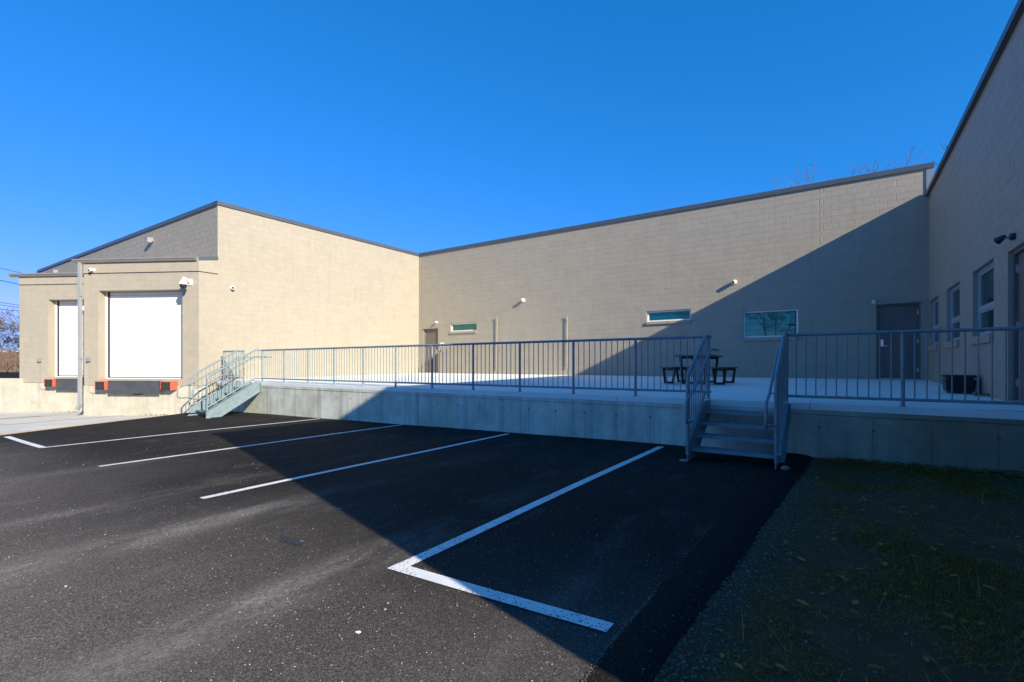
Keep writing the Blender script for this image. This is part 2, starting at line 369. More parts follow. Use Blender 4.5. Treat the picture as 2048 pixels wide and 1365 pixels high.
def block_wall(parent, P, n, length, z0, z1, holes=(), cuts=(), reveal=.2, limit=300, zc=None, phase=0, bmin=None, wallname='wall', uvis=None):
    """P: left end seen from outside; blocks laid in running bond with recessed joints round the openings"""
    F = wall_frame(P, n); o, u, inn, up = F; rot = math.atan2(u.y, u.x)
    mb = MB(); T = lambda a, b, c: o+u*a+inn*b+up*c
    us = sorted({0, length, *[h[0] for h in holes], *[h[1] for h in holes]}); zs = sorted({z0, z1, *[h[2] for h in holes], *[h[3] for h in holes]})
    for a, b in zip(us, us[1:]):
        for c, d in zip(zs, zs[1:]):
            m = ((a+b)/2, (c+d)/2)
            if any(h[0] < m[0] < h[1] and h[2] < m[1] < h[3] for h in holes): continue
            mb.quad(T(a, .0029, c), T(b, .0029, c), T(b, .0029, d), T(a, .0029, d))
    for a, b, c, d in holes:
        mb.quad(T(a, .0, c), T(a, reveal, c), T(a, reveal, d), T(a, .0, d)); mb.quad(T(b, reveal, c), T(b, .0, c), T(b, .0, d), T(b, reveal, d))
        mb.quad(T(a, .0, d), T(a, reveal, d), T(b, reveal, d), T(b, .0, d)); mb.quad(T(a, reveal, c), T(a, .0, c), T(b, .0, c), T(b, reveal, c))
    wobj = mb.build(wallname, 'painted_block', parent)
    zc = z0 if zc is None else zc; segs = [0, *sorted(cuts), length]; items = []
    k = math.floor((z0-zc)/COURSE)
    if bmin is None: bmin = z0
    while zc+k*COURSE < z1-.02:
        za, zb = max(zc+k*COURSE, bmin), min(zc+(k+1)*COURSE, z1)
        if zb-za > .04:
            for s0, s1 in zip(segs, segs[1:]):
                x = s0-(BLEN/2 if k % 2 else 0)-phase
                while x < s1-.001:
                    a, b = max(x, s0), min(x+BLEN, s1)
                    if uvis and (b < uvis[0] or a > uvis[1]): x += BLEN; continue
                    for (ra, rb, rc, rd) in subtract((a, b, za, zb), holes):
                        if rb-ra > .03 and rd-rc > .03: items.append((ra, rb, rc, rd))
                    x += BLEN
        k += 1
    def size(it):
        c = T((it[0]+it[1])/2, 0, (it[2]+it[3])/2); d = max(.5, c.dot(CAMF)); return (it[1]-it[0])*(it[3]-it[2])/d/d*abs(c.normalized().dot(inn))
    items.sort(key=size, reverse=True)
    M = Matrix((( u.x, inn.x, 0), (u.y, inn.y, 0), (u.z, inn.z, 1)))
    rv, rf, rt = [], [], []
    for i, (a, b, c, d) in enumerate(items):
        me, v, f, tone = block_mesh(b-a-JOINT, d-c-JOINT*.9, random.randrange(11))
        q = T((a+b)/2, random.uniform(-.0008, .0006), (c+d)/2)
        if i < limit:
            ob = link(bpy.data.objects.new('block', me), parent, q); ob.rotation_euler = (0, 0, rot)
        else:
            rt += [tone]*len(v); n0 = len(rv); rv += [M @ Vector(p)+q for p in v]; rf += [tuple(n0+t for t in g) for g in f]
    if rv:
        r = MB(); r.v = rv; r.f = rf; bc = tag(r.build('block_courses', 'painted_block', parent), kind='stuff'); bc.data.attributes.new('tone', 'FLOAT', 'POINT').data.foreach_set('value', rt)
    return F
def window(parent, F, h, depth=.08, fw=.055, gmat='tinted_glass', sill=None, transom=None, fmat='white_vinyl'):
    a, b, c, d = h; mb = MB(); dp = depth+.06
    mb.fbox(F, (a+.002, depth, c+.002), (a+fw, dp, d-.002)).fbox(F, (b-fw, depth, c+.002), (b-.002, dp, d-.002))
    mb.fbox(F, (a+fw, depth, d-fw), (b-fw, dp, d-.002)).fbox(F, (a+fw, depth, c+.002), (b-fw, dp, c+fw))
    o = F[0]+F[1]*((a+b)/2)+F[3]*c
    win = mb.build('window', fmat, parent, origin=o, bevel=.004)
    if transom:
        MB().fbox(F, (a+fw+.001, depth+.003, transom-.035), (b-fw-.001, dp-.002, transom+.03)).build('transom', fmat, win, bevel=.004)
        for lo, hi in ((c+fw, transom-.035), (transom+.03, d-fw)):
            s = MB(); i = .035
            s.fbox(F, (a+fw+.002, depth+.018, lo+.001), (a+fw+i, dp-.004, hi-.001)).fbox(F, (b-fw-i, depth+.018, lo+.001), (b-fw-.002, dp-.004, hi-.001))
            s.fbox(F, (a+fw+i, depth+.018, lo+.001), (b-fw-i, dp-.004, lo+i)).fbox(F, (a+fw+i, depth+.018, hi-i), (b-fw-i, dp-.004, hi-.001)).build('sash', fmat, win)
            MB().fbox(F, (a+fw+i, depth+.034, lo+i), (b-fw-i, depth+.044, hi-i)).build('pane', gmat, win)
    else:
        MB().fbox(F, (a+fw, depth+.03, c+fw), (b-fw, depth+.04, d-fw)).build('pane', gmat, win)
    if sill:
        m = (a+b)/2
        for s0, s1 in ((a-.01, m-.003), (m+.003, b+.012)):
            MB().fbox(F, (s0, -.055, c-sill), (s1, .1, c-.003)).build('sill', 'painted_block', win, bevel=.006)
    return win
def steel_door(parent, F, h, hinge_left=True, depth=.06, handle='lever', label=None, cap=True):
    a, b, c, d = h; o = F[0]+F[1]*((a+b)/2)+F[3]*c; fr = .05
    dr = MB().fbox(F, (a+fr+.004, depth+.02, c+.02), (b-fr-.004, depth+.07, d-fr-.004)).build('door', 'door_paint', parent, origin=o, bevel=.003)
    if label: dr['label'] = label
    m = MB().fbox(F, (a+.001, depth-.03, c+.001), (a+fr, depth+.1, d-.001)).fbox(F, (b-fr, depth-.03, c+.001), (b-.001, depth+.1, d-.001)).fbox(F, (a+fr, depth-.03, d-fr), (b-fr, depth+.1, d-.001))
    m.build('door_frame', 'door_frame_paint', dr)
    MB().fbox(F, (a+fr, depth-.02, c+.001), (b-fr, depth+.1, c+.018)).build('threshold', 'chrome', dr)
    hx = a+fr if hinge_left else b-fr; H = d-c
    for q in (.12, .5, .88):
        MB().fbox(F, (hx-.02, depth-.006, c+H*q-.06), (hx+.02, depth+.022, c+H*q+.06)).build('hinge', 'chrome', dr)
    if handle:
        s = 1 if hinge_left else -1; lx = (b-fr-.09) if hinge_left else (a+fr+.09)
        lk = MB().fbox(F, (lx-.032, depth+.005, c+.98), (lx+.032, depth+.022, c+1.19)).build('lock_plate', 'chrome', dr)
        p = F[0]+F[1]*lx+F[3]*(c+1.0)
        MB().tube([p+F[2]*(depth+.01), p+F[2]*(depth-.05), p+F[2]*(depth-.05)-F[1]*.12*s], .011, 8).build('handle', 'chrome', dr, smooth=True)
    if cap: MB().fbox(F, (a-.03, -.05, d+.004), (b+.03, .005, d+.028)).build('drip_cap', 'trim_metal', dr)
    return dr
def copings(parent, a, b, n, z0, z1, proj=.03, inn=.3, step=3.0, mt='coping_metal', lip=True):
    a = Vector(a); b = Vector(b); d = (b-a).normalized(); L = (b-a).length; n = Vector(n).normalized(); k = 0
    cnt = max(1, round(L/step))
    for k in range(cnt):
        s0, s1 = L*k/cnt+(.002 if k else 0), L*(k+1)/cnt-(.002 if k < cnt-1 else 0)
        F = (a+d*s0, d, -n, Vector((0, 0, 1)))
        m = MB().fbox(F, (0, -proj, z0), (s1-s0, inn, z1)).fbox(F, (0, -proj-.014, z0-.012), (s1-s0, -proj+.004, z0+.014))
        m.build('coping', mt, parent)
# ------------------------------------------------------------------ ground, asphalt, apron
def gz(x, y): return -1.3434+.01573*x+.00119*y
A = R(28.5); DU = Vector((-math.cos(A), -math.sin(A), 0)); DN = Vector((math.sin(A), -math.cos(A), 0)); DC = Vector((-18.372, 7.852, 0))
UP = Vector((0, 0, 1))
tag(MB().quad((-1500, -1500, -2.2), (1500, -1500, -2.2), (1500, 1500, -2.2), (-1500, 1500, -2.2)).build('ground', 'earth'), kind='structure')
rng = np.random.RandomState(3)
def wob(y, s, a):
    return a*(math.sin(y*s*2.1+.7)+.6*math.sin(y*s*5.3+2)+.45*math.sin(y*s*11.7+1.1)+.3*math.sin(y*s*23.3))
def edge_x(y): return -.80+.053*y+wob(y, 1.7, .006)
def seam_x(y): return -.945+.012*y+wob(y, .6, .006)
def left_x(y):
    if y > 7.852: return -18.372
    if y > 1.0: return -18.372+.543*(7.852-y)
    return -14.65-(1.0-y)*1.3
def sheet(name, material, xl, xr, y0, y1, dy, nx, dz, und=.003, power=1.0, zf=gz):
    ys = list(np.arange(y0, y1, dy))+[y1]; m = MB()
    for y in ys:
        a, b = xl(y), xr(y)
        for k in range(nx+1):
            t = (k/nx)**power; x = a+(b-a)*t
            m.v.append(Vector((x, y, zf(x, y)+dz+und*(math.sin(x*1.7+y*.9)+math.sin(y*1.3-x*.6)))))
    for r in range(len(ys)-1):
        for k in range(nx):
            i = r*(nx+1)+k; m.f.append((i, i+1, i+nx+2, i+nx+1))
    return m.build(name, material, smooth=True)
tag(sheet('asphalt_lot', 'asphalt', left_x, seam_x, -14, 8.45, .1, 60, 0, .003), kind='structure')
def berm_z(x, y):
    t = (x-seam_x(y))/max(.05, edge_x(y)-seam_x(y)); t = max(0, min(1, t))
    return gz(x, y)+.0065+.006*math.sin(t*3.14)-.036*t**6
tag(sheet('asphalt_berm', 'asphalt_berm', lambda y: seam_x(y)-.004, lambda y: edge_x(y)+.03+.016*math.sin(y*41)*math.sin(y*17.7)+.012*math.sin(y*93), -8, 8.45, .03, 10, 0, 0, 1, berm_z), kind='structure')
tag(sheet('dirt_ground', 'dirt', lambda y: -1.2, lambda y: 2.2 if y > 1.3 else 30, -14, 8.46, .12, 40, -.028, .006), kind='structure')
# pale grit washed along the seam of the new asphalt strip
gm = MB()
for i in range(1500):
    y = random.uniform(1.0, 2.9) if random.random() < .9 else random.uniform(2.9, 4); x = seam_x(y)+random.gauss(0, .007)*(2.2 if random.random() < .15 else 1); s = random.uniform(.0008, .0022)
    z = gz(x, y)+.006; gm.hexa([(x-s, y-s, z), (x+s, y-s, z), (x+s, y+s, z), (x-s, y+s, z)], [(x-s*.5, y-s*.6, z+s), (x+s*.6, y-s*.4, z+s*1.1), (x+s*.5, y+s*.6, z+s), (x-s*.4, y+s*.5, z+s*.9)])
tag(gm.build('seam_grit', 'rock'), 'pale grit caught in the asphalt seam beside the black edge strip', 'grit', kind='stuff')
# concrete apron in front of the loading docks
def apron_z(p):
    s = (p-DC).dot(-DU); dd = (p-DC).dot(DN)
    return gz(p.x, p.y)-.005-.10*max(0, min(1, 1-max(0, dd)/4.0))*max(0, min(1, -s/.8))-.03*max(0, min(1, -s/6))
am = MB(); nu, nv = 90, 110
for i in range(nu+1):
    for j in range(nv+1):
        p = DC+DU*(-.02+i/nu*16)+DN*(-4.2+j/nv*22); am.v.append(Vector((p.x, p.y, apron_z(p))))
for i in range(nu):
    for j in range(nv):
        a = i*(nv+1)+j; am.f.append((a, a+nv+1, a+nv+2, a+1))
tag(am.build('dock_apron', 'concrete_apron', smooth=True), kind='structure')
def marking(name, poly, material, zf, dz=.005, n=24):
    (a, b, c, d) = [Vector((*p, 0)) for p in poly]; m = MB()
    for k in range(n+1):
        t = k/n
        for p, q in ((a, b), (d, c)):
            v = p.lerp(q, t); m.v.append(Vector((v.x, v.y, zf(v)+dz)))
    for k in range(n): m.f.append((2*k, 2*k+2, 2*k+3, 2*k+1))
    o = m.build(name, material); tag(o, kind='structure'); return o
def az(v): return gz(v.x, v.y)+.003*(math.sin(v.x*1.7+v.y*.9)+math.sin(v.y*1.3-v.x*.6))
LW = .052
for x, f, b in ((-2.50, 2.36, 8.13), (-5.65, 2.44, 8.19), (-8.90, 2.48, 8.40), (-12.16, 2.57, 8.30)):
    marking('parking_line', [(x-LW, f), (x-LW, b), (x+LW, b), (x+LW, f)], 'white_paint', az, .006, 60)
marking('parking_line', [(-2.552, 2.362), (-.985, 2.40), (-.985, 2.30), (-2.552, 2.255)], 'white_paint', az, .007, 20)
marking('parking_line', [(-15.05, 2.66), (-12.11, 2.63), (-12.11, 2.52), (-15.05, 2.55)], 'white_paint', az, .007, 20)
for s0, w_ in ((.02, .15), (2.75, .09), (5.9, .16)):
    p0 = DC+DU*s0; a = p0+DN*.05; b = p0+DN*9; c = b+DU*w_; d = a+DU*w_
    marking('apron_line', [(a.x, a.y), (b.x, b.y), (c.x, c.y), (d.x, d.y)], 'yellow_paint', apron_z, .010, 60)

# ------------------------------------------------------------------ main warehouse (back wall) and its wing
YB, XW, YW, ZT = 18.41, -18.372, 8.461, 5.822
ZC = -.405
wh = thing('warehouse', (-8, YB, -.44), 'long beige painted block warehouse with the back wall behind the raised platform', 'building')
XO = XW
op = lambda x0, x1, z0, z1: (x0-XO, x1-XO, z0, z1)
H_dl = op(-18.02, -17.03, -.43, 1.83); H_wl = op(-16.19, -14.54, 1.632, 2.038)
H_wm = op(-6.22, -4.59, 1.632, 2.038); H_wr = op(-2.845, -1.195, .916, 1.83); H_dr = op(.855, 1.89, -.44, 1.81)
FB = block_wall(wh, (XO, YB, 0), (0, -1, 0), 2.175-XO, -.62, 5.69, [H_dl, H_wl, H_wm, H_wr, H_dr], [x-XO for x in (-12.29, -6.43, -.61)], zc=ZC, phase=.1)
window(wh, FB, H_wl, sill=.105); window(wh, FB, H_wm, sill=.105); window(wh, FB, H_wr, sill=.115)
steel_door(wh, FB, H_dl, True); steel_door(wh, FB, H_dr, False)
copings(wh, (XO+.02, YB, 0), (2.19, YB, 0), (0, -1, 0), 5.682, ZT)
MB().box((2.012, YB-.022, 4.9), (2.178, YB-.004, 5.68)).build('corner_trim', 'trim_metal', wh)
MB().box((-41.1, YB+.2, 5.4), (2.17, 44, 5.6)).build('roof', 'roof_membrane', wh)
MB().box((2.0, YB+.02, -1.5), (2.176, 44, 5.69)).build('side_wall', 'painted_block', wh)
MB().box((-41, YB+.25, -2), (2.0, YB+.3, 5.4)).build('backing', 'seal_black', wh)
for x, y, z in ((-9.37, 20.6, 5.56),):
    MB().lathe((x, y, z), (0, 0, 1), [(0, .06), (.55, .06), (.56, .12), (.66, .12), (.72, .05)], 12).build('roof_vent', 'white_steel', wh, smooth=True)
wg = thing('warehouse_wing', (XW-6, YW, -1.6), 'tall beige block wing with sunlit end wall rising behind the loading docks', 'building')
FE = block_wall(wg, (XW, YW, 0), (1, 0, 0), YB-YW, -1.75, 5.69, (), (5.0,), zc=ZC, bmin=-.62)
FS = block_wall(wg, (-41.16, YW, 0), (0, -1, 0), XW+41.16, -1.8, 5.69, (), (5.8, 11.6, 17.4), zc=ZC, bmin=3.3, wallname='end_wall')
copings(wg, (XW, YW-.03, 0), (XW, YB-.034, 0), (1, 0, 0), 5.682, ZT)
copings(wg, (-41.2, YW, 0), (XW+.028, YW, 0), (0, -1, 0), 5.680, ZT-.002)
MB().box((-41.1, YW+.25, 5.4), (XW-.2, YB+.2, 5.6)).build('roof', 'roof_membrane', wg)
MB().box((-41.15, YW+.01, -2), (-41.0, 44, 5.68)).build('west_wall', 'painted_block', wg)
MB().box((-41.0, YW+.05, -2), (XW-.05, YW+.1, 5.4)).build('backing', 'painted_block', wg)

# ------------------------------------------------------------------ right-hand building
XR_, YS = 2.068, 1.105
sb = thing('side_building', (XR_+5, 10, -1.4), 'lower beige block building on the right with windows and door facing the platform', 'building')
YTOP = YB-.002
oy = lambda y0, y1, z0, z1: (YTOP-y1, YTOP-y0, z0, z1)
H_w = [oy(16.72, 18.22, .53, 1.80), oy(13.93, 15.50, .53, 1.78), oy(11.12, 12.68, .52, 1.76)]
H_d = oy(9.26, 10.28, -.54, 1.69)
FR = block_wall(sb, (XR_, YTOP, 0), (-1, 0, 0), YTOP-YS, -1.45, 4.87, H_w+[H_d], (5.6, 11.4), reveal=.24, zc=-.505, bmin=-.62, uvis=(0, 9.6))
for h in H_w: window(sb, FR, h, depth=.075, fw=.05, gmat='window_glass', sill=.15, transom=1.03, fmat='grey_vinyl')
steel_door(sb, FR, H_d, True, depth=.08, handle='lever', cap=False)
copings(sb, (XR_, YTOP-.04, 0), (XR_, YS-.03, 0), (-1, 0, 0), 4.862, 4.998, .072, .3)
MB().box((XR_, YS, -1.45), (16, YS+.2, 4.87)).build('south_wall', 'painted_block', sb)
MB().box((15.8, YS+.2, -1.45), (16, 30, 4.87)).build('east_wall', 'painted_block', sb)
MB().box((XR_+.25, YS+.2, 4.6), (15.8, 30, 4.8)).build('roof', 'roof_membrane', sb)
MB().box((XR_+.32, YS+.25, -1.4), (XR_+.36, 18, 4.6)).build('backing', 'seal_black', sb)
copings(sb, (XR_-.07, YS, 0), (16, YS, 0), (0, -1, 0), 4.860, 4.996, .04, .3)

# ------------------------------------------------------------------ loading dock bays (sawtooth)
def bumper(parent, F, u0, label):
    t = parent
    b = MB(); nb = 5; wd = .36/nb
    for k in range(nb): b.fbox(F, (u0+k*wd+.003, -.31, -.875), (u0+(k+1)*wd-.003, -.05, -.60))
    bm_ = b.build('bumper', 'black_rubber', t, bevel=.008)
    r = MB().fbox(F, (u0-.022, -.30, -.865), (u0-.001, .02, -.57)).fbox(F, (u0+.361, -.32, -.875), (u0+.383, .02, -.565)).fbox(F, (u0-.02, -.30, -.598), (u0+.38, .02, -.572))
    r.build('bracket', 'bracket_red', bm_)
    for k in (0, 1):
        for z in (-.66, -.82):
            p = F[0]+F[1]*(u0+.05+k*.26)+F[3]*z; MB().lathe(p-F[2]*.31, -F[2], [(0, .016), (.018, .016)], 6).build('bolt', 'black_steel', bm_)
def dock(name, corner, width, right0, label, z_gut, hose):
    """corner: right end on the ground line; the face runs to the left along DU"""
    org = corner+DU*width
    t = thing(name, (org.x, org.y, -1.74), label, 'loading dock')
    hole = (width-3.80, width-.62, -.505, 2.60)
    F = block_wall(t, org, DN, width-right0, -.735, z_gut-.06, [hole], (), reveal=.34, zc=-.735, limit=220)
    _, u, inn, up = F
    ub = lambda x: width-x      # distance from the right corner
    # foundation: board-marked concrete panels
    tiem = MB(); k = 0; x = 0
    while x < width-right0-.01:
        x1 = min(x+.61, width-right0)
        MB().fbox(F, (x+.0015, -.022, -1.95), (x1-.0015, .2, -.745)).build('foundation_panel', 'concrete_dock', t, bevel=.004)
        p = F[0]+u*x1-inn*.023+up*(-1.52); tiem.lathe(p, -inn, [(0, .016), (.002, .012)], 7)
        x = x1
    tag(tiem.build('tie_mark', 'tie_mark', t), kind='stuff')
    # header band with a reveal line under it
    MB().fbox(F, (.0, -.018, 3.225), (width-right0+.0, -.001, z_gut-.07)).build('header_band', 'painted_block', t)
    MB().fbox(F, (.0, -.006, 3.195), (width-right0+.0, .0, 3.222)).build('reveal_strip', 'seal_black', t)
    # overhead door
    D = .30; a, b = hole[0], hole[1]
    dr = MB(); nz = 30; z0, z1 = -.47, 2.60
    fr = MB().fbox(F, (a+.001, D-.03, -.50), (a+.045, D+.08, 2.599)).fbox(F, (b-.045, D-.03, -.50), (b-.001, D+.08, 2.599)).fbox(F, (a+.045, D-.01, -.504), (b-.045, D+.06, -.48))
    door = MB().fbox(F, (a+.10, D+.051, z0), (b-.05, D+.09, z1)).build('overhead_door', 'white_steel', t)
    fr.build('track', 'white_vinyl', door)
    MB().fbox(F, (a+.046, D+.01, -.475), (a+.10, D+.085, 2.598)).fbox(F, (b-.05, D+.01, -.475), (b-.046, D+.085, 2.598)).fbox(F, (a+.10, D+.02, -.478), (b-.05, D+.09, -.455)).build('seal', 'seal_black', door)
    sl = None
    for i in range(nz):
        h = (z1-z0-.03)/nz; za = z0+.02+i*h
        poly = [F[0]+u*(a+.101)+inn*yy+up*zz for yy, zz in ((D+.053, za), (D+.040, za+.010), (D+.034, za+h*.4), (D+.034, za+h*.75), (D+.046, za+h*.93), (D+.053, za+h*.93))]
        if sl is None: sl = MB().prism(poly, u*(b-.05-a-.102)).build('slat', 'white_steel', door, origin=F[0]+up*za); s0 = za
        else:
            copy_child(sl, door, F[0]+up*za)
    # leveler lip, bumpers
    lv = MB().fbox(F, (ub(3.25), -.215, -1.005), (ub(1.29), -.19, -.565)).fbox(F, (ub(3.25), -.19, -.60), (ub(1.29), .02, -.565)).build('leveler_lip', 'leveler_steel', t, bevel=.004)
    MB().fbox(F, (ub(3.18), -.12, -.9), (ub(1.36), .02, -.62)).build('leveler_frame', 'seal_black', lv)
    for q in (ub(3.62), ub(1.16)): bumper(t, F, q, '')
    # eave gutter
    prof = [(0, z_gut-.11), (-.09, z_gut-.11), (-.135, z_gut-.04), (-.15, z_gut-.035), (-.15, z_gut+.015), (0, z_gut+.015)]
    g0 = -.32; g1 = width-right0-(.05 if right0 == 0 else 0)
    MB().prism([F[0]+u*g0+inn*y+up*z for y, z in prof], u*(g1-g0)).build('gutter', 'gutter_metal', t)
    # low shed roof
    L = org; back = L-DN*((YW-.02-L.y)/DN.y*-1) if False else L+(-DN)*((YW-.01-L.y)/(-DN.y))
    Rr = corner+DU*right0; Rb = Rr+(-DN)*((YW-.01-Rr.y)/(-DN.y))
    def rz(p): return z_gut+.02+.19*max(0, (p-L).dot(-DN))
    if right0 == 0: Rb = Vector((Rr.x, YW-.01, 0))
    pts = [L, Rr, Rb, back]
    MB().hexa([p+up*(rz(p)-.08) for p in pts], [p+up*rz(p) for p in pts]).build('shed_roof', 'roof_membrane', t)
    # return wall on the left
    MB().hexa([L+u*.02+up*-1.9, L+u*.2+up*-1.9, back+u*.2+up*-1.9, back+u*.02+up*-1.9], [L+u*.02+up*(z_gut), L+u*.2+up*z_gut, back+u*.2+up*(z_gut), back+u*.02+up*(z_gut)]).build('return_wall', 'painted_block', t)
    # junction box with conduit
    bx = MB().fbox(F, (ub(4.21), -.10, .10), (ub(4.085), -.002, .24)).build('junction_box', 'grey_box', t, bevel=.008)
    q = F[0]+u*ub(4.148)-inn*.035
    MB().tube(fillet([q+up*.10, q+up*-.93, q+u*.12+up*-1.02, q+u*.42+up*-1.0], .06), .010, 8).build('conduit', 'grey_box', bx, smooth=True)
    q = F[0]+u*ub(2.55)-inn*.06
    if hose: MB().tube(fillet([q+up*-.98, q+u*.15+up*-1.05, q+u*.32+up*-1.10, q+u*.36+up*-1.32, q+u*.46+up*-1.36, q+u*.5+up*-1.02], .06), .013, 8).build('hose', 'grey_box', lv, smooth=True)
    else: MB().tube(fillet([q+up*-.99, q+u*.3+up*-1.07, q+u*.55+up*-1.0], .1), .014, 8).build('hose', 'black_rubber', lv, smooth=True)
    return t, F
d1, F1 = dock('loading_dock', DC, 4.366, 0, 'nearer loading dock bay with full white overhead door and dark leveler plate', 3.69, False)
DC2 = DC+DU*4.26+DN*-1.98
d2, F2 = dock('loading_dock', DC2, 5.10, .12, 'farther loading dock bay half hidden behind the downspout on the left', 3.64, True)
# east flank of the nearer bay, flush with the wing
FD = block_wall(d1, (XW, 7.852, 0), (1, 0, 0), YW-7.852, -.735, 3.60, (), (), zc=-.735, limit=60, wallname='flank_wall')
MB().box((XW-.2, 7.86, -1.95), (XW+.02, YW+.0, -.745)).build('foundation_panel', 'concrete_dock', d1, bevel=.004)
MB().prism([(XW+.018, 7.845, 3.58), (XW+.018, 7.845, 3.715), (XW+.018, 8.475, 3.835), (XW+.018, 8.475, 3.72)], (-.12, 0, 0)).build('flashing', 'coping_metal', d1)
MB().prism([(XW-.001, 7.83, 3.196), (XW-.001, 7.83, 3.222), (XW-.001, 8.48, 3.222), (XW-.001, 8.48, 3.196)], (.006, 0, 0)).build('reveal_strip', 'seal_black', d1)
MB().prism([(XW, 7.835, 3.225), (XW, 7.835, 3.58), (XW, 8.46, 3.70), (XW, 8.46, 3.225)], (.016, 0, 0)).build('header_band', 'painted_block', d1)
# downspout at the left end of the nearer bay
o, u, inn, up = F1
ds = thing('downspout', (o-inn*.1+up*-1.6), 'tall grey metal downspout between the two dock bays', 'downspout')
p = o+u*-.075-inn*.075
pipe = MB().fbox((p, u, inn, up), (-.055, -.045, -1.42), (.055, .045, 3.60)).build('pipe', 'downspout_metal', ds, bevel=.008)
MB().prism([p+u*x+up*z-inn*.044 for x, z in ((-.055, -1.42), (.055, -1.42), (-.06, -1.62), (-.16, -1.56))], inn*.088).build('outlet', 'downspout_metal', ds)
for z in (.2, 2.4): MB().fbox((p, u, inn, up), (-.07, -.05, z), (.09, .055, z+.03)).build('strap', 'downspout_metal', ds)
# stain and crack at the foot of the bays
def blot(name, F, u0, u1, z, material, out, label, cat, hgt=.03):
    m = MB(); o_, u_, i_, p_ = F
    x = u0
    while x < u1:
        w_ = random.uniform(.05, .16); h_ = hgt*random.uniform(.3, 1); d_ = random.uniform(.02, .05)
        q = o_+u_*x-i_*(out+random.uniform(0, .1)); zz = apron_z(q)
        m.hexa([q+p_*zz, q+u_*w_+p_*zz, q+u_*w_*.9-i_*d_+p_*zz, q+u_*.1*w_-i_*d_+p_*zz], [q+u_*.3*w_+i_*-.01+p_*(zz+h_), q+u_*w_*.7-i_*.01+p_*(zz+h_*.8), q+u_*w_*.7-i_*d_*.7+p_*(zz+h_*.6), q+u_*.3*w_-i_*d_*.7+p_*(zz+h_*.5)])
        x += w_*random.uniform(.6, 1.6)
    return tag(m.build(name, material), label, cat, kind='stuff')
blot('leaf_debris', F1, 2.2, 3.2, 0, 'rust', .03, 'thin line of brown leaves at the foot of the nearer dock wall', 'leaves', .035)
blot('leaf_debris', F2, 1.9, 4.6, 0, 'rust', .25, 'brown leaves and silt drifted below the farther dock bay', 'leaves', .03)
# retaining wall left of the docks and the upper lot behind it
rw = thing('retaining_wall', (F2[0].x-2, F2[0].y-1, -1.7), 'low pale concrete retaining wall left of the farther dock', 'wall')
for k in range(10):
    MB().fbox(F2, (.16-.61*(k+1)+.002, -.09, -2.0), (.16-.61*k-.002, .25, -.562)).build('wall_panel', 'concrete_dock', rw, bevel=.006)
P2 = F2[0]
up_poly = [P2+DN*.02, Vector((-29.0, 8.44, 0)), Vector((-41.17, 8.44, 0)), Vector((-41.17, 60, 0)), Vector((-200, 60, 0)), Vector((-200, -60, 0)), P2+DU*6-DN*60*-0+DN*.02]
mu = MB().prism([q+UP*-2.1 for q in up_poly], UP*1.50); tag(mu.build('upper_lot', 'asphalt_berm'), kind='structure')

# ------------------------------------------------------------------ raised concrete platform
YP, ZPF, ZPB = 8.42, -.5687, -.441
pf = thing('concrete_platform', (-7, YP, -1.45), 'raised pale concrete platform with a board-marked front wall', 'platform')
def slab_z(x, y): return ZPF+(ZPB-ZPF)*(y-YP)/(YB-YP)-.012*max(0, x)/2
sl = MB(); xs = [XW+.002, -15.4, -12.4, -9.4, -6.4, -3.4, -.4, XR_-.002]; yss = [YP-.012, 11.7, 15.05, YB-.002]
k = 0
for a, b in zip(xs, xs[1:]):
    for c, d in zip(yss, yss[1:]):
        g = .003; q = [(a+g, c+g), (b-g, c+g), (b-g, d-g), (a+g, d-g)]
        MB().hexa([(x, y, slab_z(x, y)-.1) for x, y in q], [(x, y, slab_z(x, y)) for x, y in q]).build('slab_panel', 'concrete_slab', pf, bevel=.004)
MB().hexa([(xs[0], YP, -1.9), (xs[-1], YP, -1.9), (xs[-1], YB, -1.9), (xs[0], YB, -1.9)], [(xs[0], YP+.02, ZPF-.11), (xs[-1], YP+.02, ZPF-.13), (xs[-1], YB, ZPB-.11), (xs[0], YB, ZPB-.11)]).build('fill', 'joint_dark', pf)
# edge beam with cold joints, then form panels
for a, b in zip([XW, -14.9, -8.25, -.75], [-14.9, -8.25, -.75, XR_]):
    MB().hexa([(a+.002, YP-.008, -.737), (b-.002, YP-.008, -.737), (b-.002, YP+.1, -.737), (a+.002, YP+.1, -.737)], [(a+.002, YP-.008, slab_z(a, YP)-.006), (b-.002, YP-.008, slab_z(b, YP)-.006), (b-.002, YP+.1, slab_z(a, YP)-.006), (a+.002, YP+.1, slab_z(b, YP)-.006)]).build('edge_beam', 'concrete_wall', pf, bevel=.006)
x = -2.788-.628*25; tm = MB(); x = -2.788-.628*24
while x < XR_:
    a, b = max(x, XW), min(x+.628, XR_); off = random.uniform(-.0015, .0015)
    if b-a > .05:
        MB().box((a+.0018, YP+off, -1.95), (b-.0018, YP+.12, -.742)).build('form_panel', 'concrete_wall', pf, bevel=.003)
    if x > XW: tm.lathe((x+random.uniform(-.01, .01), YP-.0045, -.918+random.uniform(-.008, .008)), (0, -1, 0), [(0, .017), (.0012, .011)], 8); tm.lathe((x+.018, YP-.0042, -.912), (0, -1, 0), [(0, .010), (.0012, .006)], 6)
    x += .628
tag(tm.build('tie_mark', 'tie_mark', pf), kind='stuff')

